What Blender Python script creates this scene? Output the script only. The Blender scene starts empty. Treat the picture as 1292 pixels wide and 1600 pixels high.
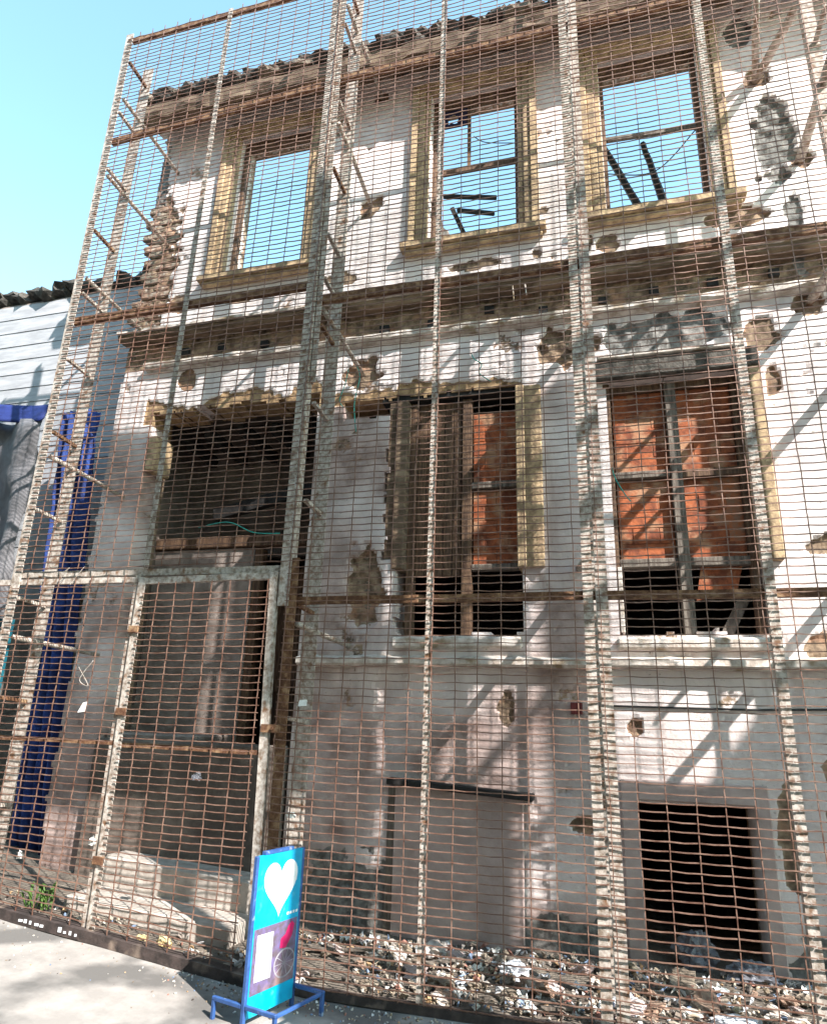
import bpy, math, random
import numpy as np
from mathutils import Vector, noise

# ------------------------------------------------------------------ camera, world, sun, exposure
sc = bpy.context.scene
cam_d = bpy.data.cameras.new('camera'); cam = bpy.data.objects.new('camera', cam_d)
sc.collection.objects.link(cam); sc.camera = cam
cam_d.sensor_fit = 'VERTICAL'; cam_d.sensor_height = 24.0
cam_d.lens = 24.0 * 1058.44 / 1600.0
cam_d.clip_start = 0.05; cam_d.clip_end = 2000
from mathutils import Matrix
_f = Vector((-0.26461864, 0.91712199, 0.29810105)); _r = Vector((0.96302029, 0.26755729, 0.03170216)); _u = Vector((0.05068436, -0.29546634, 0.95400773))
cam.matrix_world = Matrix(((_r.x, _u.x, -_f.x, 5.3139), (_r.y, _u.y, -_f.y, -5.0073), (_r.z, _u.z, -_f.z, 1.6), (0, 0, 0, 1)))

SUN = Vector((1.5, -1.0, 1.65))            # towards the sun
elev = math.atan2(SUN.z, math.hypot(SUN.x, SUN.y)); azim = math.atan2(SUN.x, SUN.y)
world = bpy.data.worlds.new('World'); sc.world = world; world.use_nodes = True
wn = world.node_tree.nodes; wl = world.node_tree.links; wn.clear()
w_sky = wn.new('ShaderNodeTexSky'); w_sky.sky_type = 'NISHITA'; w_sky.sun_disc = False
w_sky.sun_elevation = elev; w_sky.sun_rotation = azim
w_sky.air_density = 1.0; w_sky.dust_density = 0.3; w_sky.ozone_density = 0.7
w_tint = wn.new('ShaderNodeMix'); w_tint.data_type = 'RGBA'; w_tint.blend_type = 'MULTIPLY'
w_tint.inputs[0].default_value = 1.0; w_tint.inputs[7].default_value = (1.54, 1.80, 1.46, 1)
w_bg = wn.new('ShaderNodeBackground'); w_bg.inputs[1].default_value = 0.15
w_out = wn.new('ShaderNodeOutputWorld')
wl.new(w_sky.outputs[0], w_tint.inputs[6]); wl.new(w_tint.outputs[2], w_bg.inputs[0]); wl.new(w_bg.outputs[0], w_out.inputs[0])
sun_d = bpy.data.lights.new('sun', 'SUN'); sun = bpy.data.objects.new('sun', sun_d); sc.collection.objects.link(sun)
sun_d.energy = 5.0; sun_d.angle = math.radians(0.42); sun_d.color = (1.0, 0.96, 0.91)
sun.rotation_euler = SUN.to_track_quat('Z', 'Y').to_euler()
sc.view_settings.view_transform = 'Standard'; sc.view_settings.look = 'None'
sc.view_settings.gamma = 1.0; sc.view_settings.use_curve_mapping = False
sc.view_settings.exposure = 1.36
sc.render.engine = 'CYCLES'
sc.cycles.max_bounces = 6

random.seed(7); np.random.seed(7)
COL = sc.collection

# ------------------------------------------------------------------ helpers
class MB:
    """collects shapes, builds ONE mesh object"""
    def __init__(self): self.v = []; self.f = []; self.c = []
    def add(self, vs, fs, col=None):
        n = len(self.v); self.v += [tuple(p) for p in vs]; self.f += [tuple(i + n for i in q) for q in fs]
        if col is not None: self.c += [col] * len(vs)
    def box(self, x0, x1, y0, y1, z0, z1, col=None):
        self.add([(x0,y0,z0),(x1,y0,z0),(x1,y1,z0),(x0,y1,z0),(x0,y0,z1),(x1,y0,z1),(x1,y1,z1),(x0,y1,z1)],
                 [(0,3,2,1),(4,5,6,7),(0,1,5,4),(1,2,6,5),(2,3,7,6),(3,0,4,7)], col)
        return self
    def beam(self, a, b, w, h, up=(0,0,1), col=None):
        a = Vector(a); b = Vector(b); d = (b - a).normalized(); up = Vector(up)
        s = d.cross(up)
        if s.length < 1e-4: s = d.cross(Vector((1,0,0)))
        s.normalize(); t = s.cross(d)
        vs = []
        for p in (a, b):
            for i, j in ((-1,-1),(1,-1),(1,1),(-1,1)): vs.append(p + s*(w/2*i) + t*(h/2*j))
        self.add(vs, [(0,3,2,1),(4,5,6,7),(0,1,5,4),(1,2,6,5),(2,3,7,6),(3,0,4,7)], col); return self
    def tube(self, pts, r, n=6, cap=True, col=None):
        pts = [Vector(p) for p in pts]; rs = r if isinstance(r, (list, tuple)) else [r]*len(pts)
        vs = []; fs = []
        ref = Vector((0.31, 0.17, 0.93))
        for i, p in enumerate(pts):
            d = (pts[min(i+1, len(pts)-1)] - pts[max(i-1, 0)]).normalized()
            s = d.cross(ref)
            if s.length < 1e-3: s = d.cross(Vector((1,0,0)))
            s.normalize(); t = s.cross(d)
            for k in range(n):
                a = 2*math.pi*k/n; vs.append(p + (s*math.cos(a) + t*math.sin(a))*rs[i])
        for i in range(len(pts)-1):
            for k in range(n): fs.append((i*n+k, i*n+(k+1) % n, (i+1)*n+(k+1) % n, (i+1)*n+k))
        if cap: fs += [tuple(range(n))[::-1], tuple(range((len(pts)-1)*n, len(pts)*n))]
        self.add(vs, fs, col); return self
    def prism(self, poly, o, ex, ey, ez, depth, col=None):
        o = Vector(o); ex = Vector(ex); ey = Vector(ey); ez = Vector(ez); n = len(poly)
        vs = [o + ex*p[0] + ey*p[1] for p in poly] + [o + ex*p[0] + ey*p[1] + ez*depth for p in poly]
        fs = [tuple(range(n))[::-1], tuple(range(n, 2*n))] + [(i, (i+1) % n, n+(i+1) % n, n+i) for i in range(n)]
        self.add(vs, fs, col); return self
    def rock(self, c, sx, sy, sz, rnd, rot=0.0, col=None, sub=1, rough=0.18, boxy=.55):
        vs, fs = ROCK[sub]; ca, sa = math.cos(rot), math.sin(rot); off = Vector((rnd.random()*50, rnd.random()*50, rnd.random()*50))
        out = []
        for p in vs:
            q = Vector(p)
            m = max(abs(q.x), abs(q.y), abs(q.z)); q = q.lerp(q/m*0.85, boxy)
            k = 1 + rough*2*(noise.noise(q*1.7 + off))
            x, y, z = q.x*sx*k, q.y*sy*k, q.z*sz*k
            out.append((c[0]+x*ca-z*sa, c[1]+y, c[2]+x*sa+z*ca))
        self.add(out, fs, col); return self
    def mesh(self, name, smooth=False):
        m = bpy.data.meshes.new(name); m.from_pydata(self.v, [], self.f)
        if self.c:
            at = m.color_attributes.new('col', 'FLOAT_COLOR', 'POINT')
            at.data.foreach_set('color', np.array([tuple(c)[:3] + (1.0,) for c in self.c], dtype=np.float32).ravel())
        if smooth: m.polygons.foreach_set('use_smooth', [True]*len(m.polygons))
        m.update(); return m
    def build(self, name, mat, parent=None, smooth=False, bevel=0):
        o = bpy.data.objects.new(name, self.mesh(name, smooth)); COL.objects.link(o)
        o.data.materials.append(mat)
        if parent: o.parent = parent
        if bevel:
            b = o.modifiers.new('bevel', 'BEVEL'); b.width = bevel; b.segments = 1; b.limit_method = 'ANGLE'
        return o
def _ico(sub):
    t = (1+5**.5)/2
    v = [Vector(p).normalized() for p in [(-1,t,0),(1,t,0),(-1,-t,0),(1,-t,0),(0,-1,t),(0,1,t),(0,-1,-t),(0,1,-t),(t,0,-1),(t,0,1),(-t,0,-1),(-t,0,1)]]
    f = [(0,11,5),(0,5,1),(0,1,7),(0,7,10),(0,10,11),(1,5,9),(5,11,4),(11,10,2),(10,7,6),(7,1,8),(3,9,4),(3,4,2),(3,2,6),(3,6,8),(3,8,9),(4,9,5),(2,4,11),(6,2,10),(8,6,7),(9,8,1)]
    for _ in range(sub):
        c = {}; nf = []
        def mid(a, b):
            k = (min(a,b), max(a,b))
            if k not in c: v.append(((v[a]+v[b])/2).normalized()); c[k] = len(v)-1
            return c[k]
        for a, b, d in f:
            x, y, z = mid(a,b), mid(b,d), mid(d,a); nf += [(a,x,z),(b,y,x),(d,z,y),(x,y,z)]
        f = nf
    return [tuple(p) for p in v], f
ROCK = {0: _ico(0), 1: _ico(1), 2: _ico(2), 3: _ico(3)}

def tag(o, label=None, cat=None, group=None, kind=None):
    if label: o['label'] = label
    if cat: o['category'] = cat
    if group: o['group'] = group
    if kind: o['kind'] = kind
    return o
def empty(name, loc=(0,0,0)):
    o = bpy.data.objects.new(name, None); o.empty_display_size = 0.2; COL.objects.link(o); o.location = loc; return o
def piece(name, mesh, parent):
    o = bpy.data.objects.new(name, mesh); COL.objects.link(o); o.parent = parent; return o

# ------------------------------------------------------------------ materials
def mat(name, col, rough=0.8, var=0.25, scale=6.0, bump=0.3, bscale=40.0, metal=0.0, col2=None, detail=6, thresh=(0.4, 0.62), col3=None, sc3=2.0, th3=(0.55, 0.68), use_attr=False, stretch=None, bdist=0.01, spec=0.3):
    m = bpy.data.materials.new(name); m.use_nodes = True; n = m.node_tree.nodes; l = m.node_tree.links
    p = n['Principled BSDF']; p.inputs['Roughness'].default_value = rough; p.inputs['Metallic'].default_value = metal
    p.inputs['Specular IOR Level'].default_value = spec
    tc = n.new('ShaderNodeTexCoord'); src = tc.outputs['Object']
    if stretch:
        mp = n.new('ShaderNodeMapping'); mp.inputs['Scale'].default_value = stretch; l.new(src, mp.inputs['Vector']); src = mp.outputs[0]
    nz = n.new('ShaderNodeTexNoise'); nz.inputs['Scale'].default_value = scale; nz.inputs['Detail'].default_value = detail; nz.inputs['Roughness'].default_value = 0.65
    l.new(src, nz.inputs['Vector'])
    rp = n.new('ShaderNodeValToRGB'); rp.color_ramp.elements[0].position = thresh[0]; rp.color_ramp.elements[1].position = thresh[1]
    c = Vector(col); c2 = Vector(col2) if col2 else c*(1-var)
    rp.color_ramp.elements[0].color = (*c2, 1); rp.color_ramp.elements[1].color = (*c, 1)
    l.new(nz.outputs[0], rp.inputs[0]); out = rp.outputs[0]
    if use_attr:
        at = n.new('ShaderNodeVertexColor'); at.layer_name = 'col'
        mx = n.new('ShaderNodeMix'); mx.data_type = 'RGBA'; mx.blend_type = 'MULTIPLY'; mx.inputs[0].default_value = 1
        l.new(at.outputs[0], mx.inputs[6]); l.new(out, mx.inputs[7]); out = mx.outputs[2]
    if col3:
        n3 = n.new('ShaderNodeTexNoise'); n3.inputs['Scale'].default_value = sc3; n3.inputs['Detail'].default_value = 5; l.new(src, n3.inputs['Vector'])
        r3 = n.new('ShaderNodeValToRGB'); r3.color_ramp.elements[0].position = th3[0]; r3.color_ramp.elements[1].position = th3[1]; l.new(n3.outputs[0], r3.inputs[0])
        mx = n.new('ShaderNodeMix'); mx.data_type = 'RGBA'; l.new(r3.outputs[0], mx.inputs[0]); l.new(out, mx.inputs[6]); mx.inputs[7].default_value = (*col3, 1); out = mx.outputs[2]
    l.new(out, p.inputs['Base Color'])
    if bump:
        nb = n.new('ShaderNodeTexNoise'); nb.inputs['Scale'].default_value = bscale; nb.inputs['Detail'].default_value = 6; l.new(src, nb.inputs['Vector'])
        bp = n.new('ShaderNodeBump'); bp.inputs['Strength'].default_value = bump; bp.inputs['Distance'].default_value = bdist
        l.new(nb.outputs[0], bp.inputs['Height']); l.new(bp.outputs[0], p.inputs['Normal'])
    return m
M = {}
M['steel'] = mat('weathered galvanised steel', (.53,.47,.42), .6, col2=(.19,.14,.105), scale=22, thresh=(.34,.60), col3=(.19,.10,.055), sc3=16, th3=(.54,.70), bump=.25, bscale=60)
M['rust'] = mat('rusty steel', (.22,.115,.06), .8, col2=(.10,.045,.025), scale=14, bump=.4, bscale=80, col3=(.30,.19,.11), sc3=14, th3=(.52,.70))
M['darksteel'] = mat('blackened steel', (.075,.055,.05), .7, col2=(.035,.027,.025), scale=9, bump=.4, bscale=50, col3=(.20,.15,.12), sc3=6, th3=(.56,.70))
M['wire'] = mat('rusty wire', (.29,.172,.128), .5, col2=(.145,.068,.046), scale=11, bump=0, metal=.25, spec=.5)
M['stone'] = mat('old stone', (.27,.22,.17), .95, col2=(.13,.10,.075), scale=9, bump=.7, bscale=30, bdist=.02, use_attr=False)
M['darkstone'] = mat('sooty stone', (.13,.115,.10), .95, col2=(.05,.045,.04), scale=8, bump=.7, bscale=30, bdist=.02)
M['brick'] = mat('worn brick', (.33,.20,.14), .95, col2=(.22,.15,.11), scale=12, bump=.5, bscale=60, col3=(.36,.32,.27), sc3=9)
M['clay'] = mat('orange clay block', (.40,.115,.045), .85, col2=(.17,.052,.028), scale=9, bump=.35, bscale=45, col3=(.40,.22,.13), sc3=6, th3=(.50,.66))
M['mortar'] = mat('mortar', (.40,.13,.055), .95, col2=(.26,.15,.10), scale=15, bump=.4)
M['ochre'] = mat('ochre stone surround', (.54,.385,.23), .9, col2=(.27,.185,.115), scale=11, bump=.5, bscale=55, col3=(.20,.15,.10), sc3=3.5, th3=(.56,.72))
M['soffit'] = mat('brown weathered moulding', (.20,.138,.092), .92, col2=(.095,.064,.044), scale=7, bump=.5, bscale=40, stretch=(.5,1,2), col3=(.28,.205,.14), sc3=4)
M['lip'] = mat('limewashed moulding', (.68,.61,.56), .9, col2=(.40,.33,.28), scale=8, bump=.5, bscale=45, col3=(.27,.20,.13), sc3=5, th3=(.55,.66))
M['wood'] = mat('brown timber', (.17,.10,.06), .8, col2=(.075,.042,.028), scale=6, bump=.4, bscale=30, stretch=(6,6,.8))
M['greywood'] = mat('grey weathered timber', (.22,.185,.155), .85, col2=(.10,.08,.066), scale=6, bump=.4, bscale=30, stretch=(6,6,.8))
M['char'] = mat('charred timber', (.03,.027,.026), .8, col2=(.012,.011,.011), scale=9, bump=.7, bscale=25)
M['concrete'] = mat('pale concrete', (.33,.30,.275), .92, col2=(.26,.235,.215), scale=5, bump=.35, bscale=50, col3=(.13,.12,.112), sc3=1.5, th3=(.50,.62))  # dark blotches put the dappled pavement shade into the colour
M['dirt'] = mat('dirt', (.21,.175,.14), .98, col2=(.11,.09,.075), scale=6, bump=.8, bscale=30, bdist=.03)
M['dark'] = mat('sooty room plaster', (.20,.16,.135), .95, col2=(.10,.08,.068), scale=3, bump=.2)
M['siding'] = mat('pale siding', (.47,.465,.48), .7, col2=(.34,.335,.35), scale=3, bump=.1, stretch=(.6,.6,4))
M['blue'] = mat('blue tarpaulin', (.032,.072,.28), .75, col2=(.016,.03,.12), scale=4, bump=.25, bscale=14, bdist=.02)
M['navy'] = mat('navy awning cloth', (.02,.035,.17), .7, col2=(.012,.02,.10), scale=4, bump=.2)
M['greycloth'] = mat('grey cloth', (.20,.19,.20), .85, col2=(.11,.105,.11), scale=3, bump=.3, bscale=12, bdist=.02)
M['teal'] = mat('teal paint', (.02,.17,.22), .6, col2=(.015,.10,.14), scale=4, bump=.1)
M['bluepaint'] = mat('blue painted tube', (.045,.12,.33), .4, col2=(.03,.075,.22), scale=12, bump=.15, col3=(.30,.36,.44), sc3=14, th3=(.62,.72), spec=.5)
M['cyan'] = mat('cyan print', (.0,.37,.62), .35, col2=(.01,.31,.54), scale=6, bump=.05, bscale=8, spec=.5, col3=(.07,.40,.58), sc3=18, th3=(.60,.75))
M['white'] = mat('white print', (.80,.80,.80), .4, col2=(.74,.74,.75), scale=4, bump=0)
M['pink'] = mat('pink print', (.62,.02,.13), .4, col2=(.45,.015,.10), scale=9, bump=0)
M['posterdark'] = mat('poster photograph', (.17,.13,.27), .4, col2=(.12,.09,.11), scale=16, bump=0, col3=(.30,.19,.15), sc3=4)
M['posterline'] = mat('poster wheel print', (.38,.36,.40), .4, col2=(.25,.22,.25), scale=9, bump=0)
M['litter'] = mat('litter', (1,1,1), .7, col2=(.7,.68,.66), scale=18, bump=.3, bscale=60, use_attr=True)
M['plastic'] = mat('white plastic bag', (.72,.72,.74), .35, col2=(.55,.55,.58), scale=8, bump=.4, bscale=20, bdist=.02, spec=.5)
M['greyplastic'] = mat('grey plastic bag', (.17,.165,.18), .4, col2=(.13,.13,.15), scale=8, bump=.4, bscale=20, bdist=.02, spec=.5)
M['foam'] = mat('yellowed foam', (.56,.46,.28), .95, col2=(.42,.30,.13), scale=12, bump=.6, bscale=50)
M['paper'] = mat('paper', (.74,.73,.70), .8, col2=(.60,.58,.54), scale=7, bump=.1)
M['leaf'] = mat('leaf', (.09,.16,.035), .6, col2=(.05,.10,.02), scale=9, bump=.1)
M['redtile'] = mat('dark red plate', (.17,.035,.035), .5, col2=(.11,.02,.02), scale=12, bump=.1)
M['cord'] = mat('green cord', (.03,.30,.24), .6, col2=(.02,.20,.17), scale=20, bump=0)
M['cable'] = mat('black cable', (.03,.03,.03), .6, bump=0)
M['glass'] = mat('sooty glass', (.035,.04,.08), .15, col2=(.02,.02,.05), scale=5, bump=0, spec=.5)
M['porch'] = mat('sooty porch render', (.36,.295,.26), .9, col2=(.20,.16,.14), scale=4, bump=.3)
M['step'] = mat('worn step stone', (.52,.46,.41), .9, col2=(.36,.31,.27), scale=7, bump=.4, bscale=40)
M['terrace'] = mat('dull brown render', (.30,.24,.19), .9, col2=(.22,.17,.13), scale=3, bump=.2)
M['render'] = mat('cement render', (.46,.36,.335), .9, col2=(.33,.25,.23), scale=3, bump=.2)

# plaster with the exposed masonry where the skin has fallen off ('damage' attribute), ochre underlayer ('ochre')
def plaster_mat():
    m = bpy.data.materials.new('limewashed plaster'); m.use_nodes = True; n = m.node_tree.nodes; l = m.node_tree.links
    p = n['Principled BSDF']; p.inputs['Roughness'].default_value = .93; p.inputs['Specular IOR Level'].default_value = .2
    tc = n.new('ShaderNodeTexCoord')
    def nz(scale, st=None, det=6, rough=.6):
        src = tc.outputs['Object']
        if st:
            mp = n.new('ShaderNodeMapping'); mp.inputs['Scale'].default_value = st; l.new(src, mp.inputs[0]); src = mp.outputs[0]
        t = n.new('ShaderNodeTexNoise'); t.inputs['Scale'].default_value = scale; t.inputs['Detail'].default_value = det; t.inputs['Roughness'].default_value = rough; l.new(src, t.inputs['Vector']); return t.outputs[0]
    def ramp(x, a, b, ca, cb):
        r = n.new('ShaderNodeValToRGB'); r.color_ramp.elements[0].position = a; r.color_ramp.elements[1].position = b
        r.color_ramp.elements[0].color = (*ca, 1); r.color_ramp.elements[1].color = (*cb, 1); l.new(x, r.inputs[0]); return r.outputs[0]
    def mix(f, a, b, blend='MIX'):
        x = n.new('ShaderNodeMix'); x.data_type = 'RGBA'; x.blend_type = blend
        if isinstance(f, float): x.inputs[0].default_value = f
        else: l.new(f, x.inputs[0])
        l.new(a, x.inputs[6]) if not isinstance(a, tuple) else setattr(x.inputs[6], 'default_value', (*a, 1))
        l.new(b, x.inputs[7]) if not isinstance(b, tuple) else setattr(x.inputs[7], 'default_value', (*b, 1))
        return x.outputs[2]
    base = ramp(nz(3.0), .35, .62, (.64,.55,.53), (.77,.69,.67))
    streak = ramp(nz(2.2, (2.6, 1, .35)), .56, .74, (0,0,0), (1,1,1))
    base = mix(streak, base, (.44,.36,.34))
    spots = ramp(nz(26, det=3), .66, .74, (0,0,0), (1,1,1)); base = mix(spots, base, (.36,.32,.28))
    edge = nz(22, det=6, rough=.7)
    def attr(nm, crisp=False):
        a = n.new('ShaderNodeAttribute'); a.attribute_name = nm
        if not crisp: return a.outputs['Fac']
        ad = n.new('ShaderNodeMath'); ad.operation = 'MULTIPLY_ADD'; l.new(edge, ad.inputs[0]); ad.inputs[1].default_value = .55; l.new(a.outputs['Fac'], ad.inputs[2])
        return ramp(ad.outputs[0], .66, .74, (0,0,0), (1,1,1))
    # grime, plus lower storey shade painted into the wall colour
    base = mix(attr('grime_shade'), base, ramp(nz(4.5), .36, .64, (.24,.170,.150), (.48,.365,.335)))
    masonry = ramp(nz(9), .36, .64, (.10,.07,.05), (.33,.235,.16))
    masonry = mix(ramp(nz(4.0), .52, .64, (0,0,0), (1,1,1)), masonry, (.30,.175,.115))
    base = mix(attr('damage', True), base, masonry)
    base = mix(attr('grey', True), base, ramp(nz(12), .38, .6, (.09,.085,.08), (.25,.235,.22)))
    base = mix(attr('ochre', True), base, ramp(nz(10), .36, .62, (.20,.125,.07), (.42,.285,.165)))
    l.new(base, p.inputs['Base Color'])
    bp = n.new('ShaderNodeBump'); bp.inputs['Strength'].default_value = .55; bp.inputs['Distance'].default_value = .02
    l.new(nz(14, det=9, rough=.68), bp.inputs['Height']); l.new(bp.outputs[0], p.inputs['Normal'])
    return m
M['plaster'] = plaster_mat()

# ------------------------------------------------------------------ levels
GX = [-60, -6, 0, .55, 1.47, 2.79, 4.0, 9, 60]
GZ = [2.5, .50, .115, .07, -.015, -.155, -.165, -.15, -.1]
def gz(x): return float(np.interp(x, GX, GZ))
YW = 1.25          # facade plane; cage stands at y = 0

# ------------------------------------------------------------------ ground
def sheet(name, xs, ys, zf, m, kind='structure'):
    nx, ny = len(xs), len(ys)
    v = [(x, y, zf(x, y)) for y in ys for x in xs]
    f = [(j*nx+i, j*nx+i+1, (j+1)*nx+i+1, (j+1)*nx+i) for j in range(ny-1) for i in range(nx-1)]
    me = bpy.data.meshes.new(name); me.from_pydata(v, [], f); me.polygons.foreach_set('use_smooth', [True]*len(f))
    o = bpy.data.objects.new(name, me); COL.objects.link(o); me.materials.append(m); o['kind'] = kind; return o
xs = [-60,-30,-12,-6,-3,-1.5] + list(np.arange(-.6, 8.2, .12)) + [9,12,20,60]
ys = [-60,-30,-12,-8,-6,-4.5,-3.5,-2.8,-2.2,-1.8] + list(np.arange(-1.5, -.02, .1)) + [.02]
def pav_z(x, y): return gz(x) - .045 + (.012*noise.noise(Vector((x*1.3, y*1.3, 0))) + .004*noise.noise(Vector((x*6, y*6, 3))) if -3 < y else 0)
sheet('pavement', xs, ys, pav_z, M['concrete'])
def yard_z(x, y):
    h = (.035 if x > 2.4 else .015)*noise.noise(Vector((x*2.2, y*2.2, 5))) + .014*noise.noise(Vector((x*7, y*7, 5)))
    pile = (.03 + .06*max(0, min(1, (y-.1)/1.0))) * (1 if x > 2.4 else .3)
    return gz(x) - .03 + (pile + h if y > .03 else 0)
sheet('ground', [-40,-12,-6,-3,-2] + list(np.arange(-1.5, 8.4, .09)) + [12, 40], [.021,.06] + list(np.arange(.12, 1.45, .09)) + [2.5, 8, 60], yard_z, M['dirt'])

# ------------------------------------------------------------------ ruined building
bld = empty('ruined_house', (3.5, YW, 0)); BO = Vector((3.5, YW, 0))
tag(bld, 'roofless two storey ruined house with peeling white plaster behind the wire cage', 'ruined house')
def sub(mb, name, m, parent=bld, **k):
    o = mb.build(name, m, parent, **k)
    if parent is bld: o.matrix_parent_inverse = Matrix.Translation(-BO)
    elif parent.parent is bld: pass
    return o

WIN = [(.93, 1.98, 6.86, 9.06), (3.56, 4.62, 6.86, 9.06), (5.54, 6.60, 6.86, 9.06)]
def n2(x, z, s, k=0.0): return noise.noise(Vector((x*s, z*s, k)))
def cellkeep(x, z):
    j = .05*n2(x, z, 4, 1) + .03*n2(x, z, 13, 2)
    for a, b, c, d in WIN:
        if a < x < b and c < z < d: return False
    if .22 < x < 2.38 and z < 5.05 + .07*n2(x, z, 2.5, 7) + j: return False                       # doorway
    if 3.34 + .25*j < x < 4.58 and 2.40 + j*.8 < z < 4.95 + j*.8: return False           # middle lower window
    if 2.68 < x < 3.42 and 4.72 + j < z < 4.96 + j: return False
    if x > 2.95 and x < 3.36 and 3.15 < z < 4.75 and x > 3.2 + j: return False
    if 5.42 + .3*j < x < 6.66 and 2.40 + (.12*max(0, n2(x, z, 3, 9)) if x > 5.95 else 0) + .5*j < z < 4.86: return False   # right lower window
    if 5.50 < x < 6.36 and z < 1.06: return False                                        # cellar opening
    if x < -.30 + .10*max(0, n2(0, z, 1.7, 4)) + (.05 + .08*n2(0, z, 5, 3) if 6.3 < z < 8.2 else 0) + .04*n2(0, z, 6, 5): return False
    return True
DMG = [ # cx, cz, rx, rz, depth, kind
 (-.12,7.25,.36,1.15,.07,'damage'), (-.25,8.6,.16,.7,.05,'grey'), (-.22,6.35,.3,.3,.05,'damage'), (2.91,9.23,.10,.10,.10,'damage'), (2.84,7.52,.17,.15,.06,'damage'), (7.16,8.31,.16,.13,.06,'damage'),
 (2.86,5.28,.22,.19,.07,'damage'), (5.12,5.33,.30,.30,.09,'damage'), (6.78,6.58,.30,.14,.05,'damage'), (5.53,6.50,.12,.12,.05,'damage'),
 (4.80,6.50,.07,.07,.04,'damage'), (5.30,6.55,.10,.12,.04,'damage'), (7.22,7.45,.20,.55,.07,'grey'), (6.0,5.33,.66,.27,.05,'grey'),
 (6.86,5.24,.15,.20,.05,'damage'), (6.90,4.75,.07,.17,.04,'damage'), (7.30,3.14,.40,.12,.05,'damage'), (7.2,2.30,.32,.16,.05,'damage'),
 (3.02,2.85,.20,.48,.08,'damage'), (2.95,.05,.55,.50,.006,'grey'), (4.9,-.05,.5,.22,.006,'grey'), (6.9,-.05,.5,.30,.006,'grey'), (4.15,6.48,.30,.07,.04,'damage'), (5.52,1.64,.07,.09,.06,'damage'), (4.42,1.75,.09,.16,.05,'damage'),
 (7.44,7.15,.14,.12,.06,'damage'), (7.32,5.52,.15,.14,.08,'damage'), (.35,6.55,.14,.18,.03,'damage'), (1.2,6.52,.28,.09,.035,'damage'),
 (4.66,.40,.11,.55,.03,'plain'), (3.35,1.75,.20,.42,.025,'plain'), (4.70,2.75,.14,.18,.03,'plain'), (6.2,2.33,.55,.12,.03,'plain'),
 (2.55,6.55,.2,.1,.03,'damage'), (5.05,.85,.10,.08,.04,'damage'), (4.88,7.05,.05,.05,.03,'damage'), (7.05,1.05,.22,.5,.01,'damage'), (6.6,.9,.10,.45,.01,'damage'),
 (7.05,9.0,.16,.22,.06,'grey'), (.62,5.45,.12,.16,.04,'damage'), (7.3,6.3,.08,.5,.04,'grey')]
STEP = .03
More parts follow.
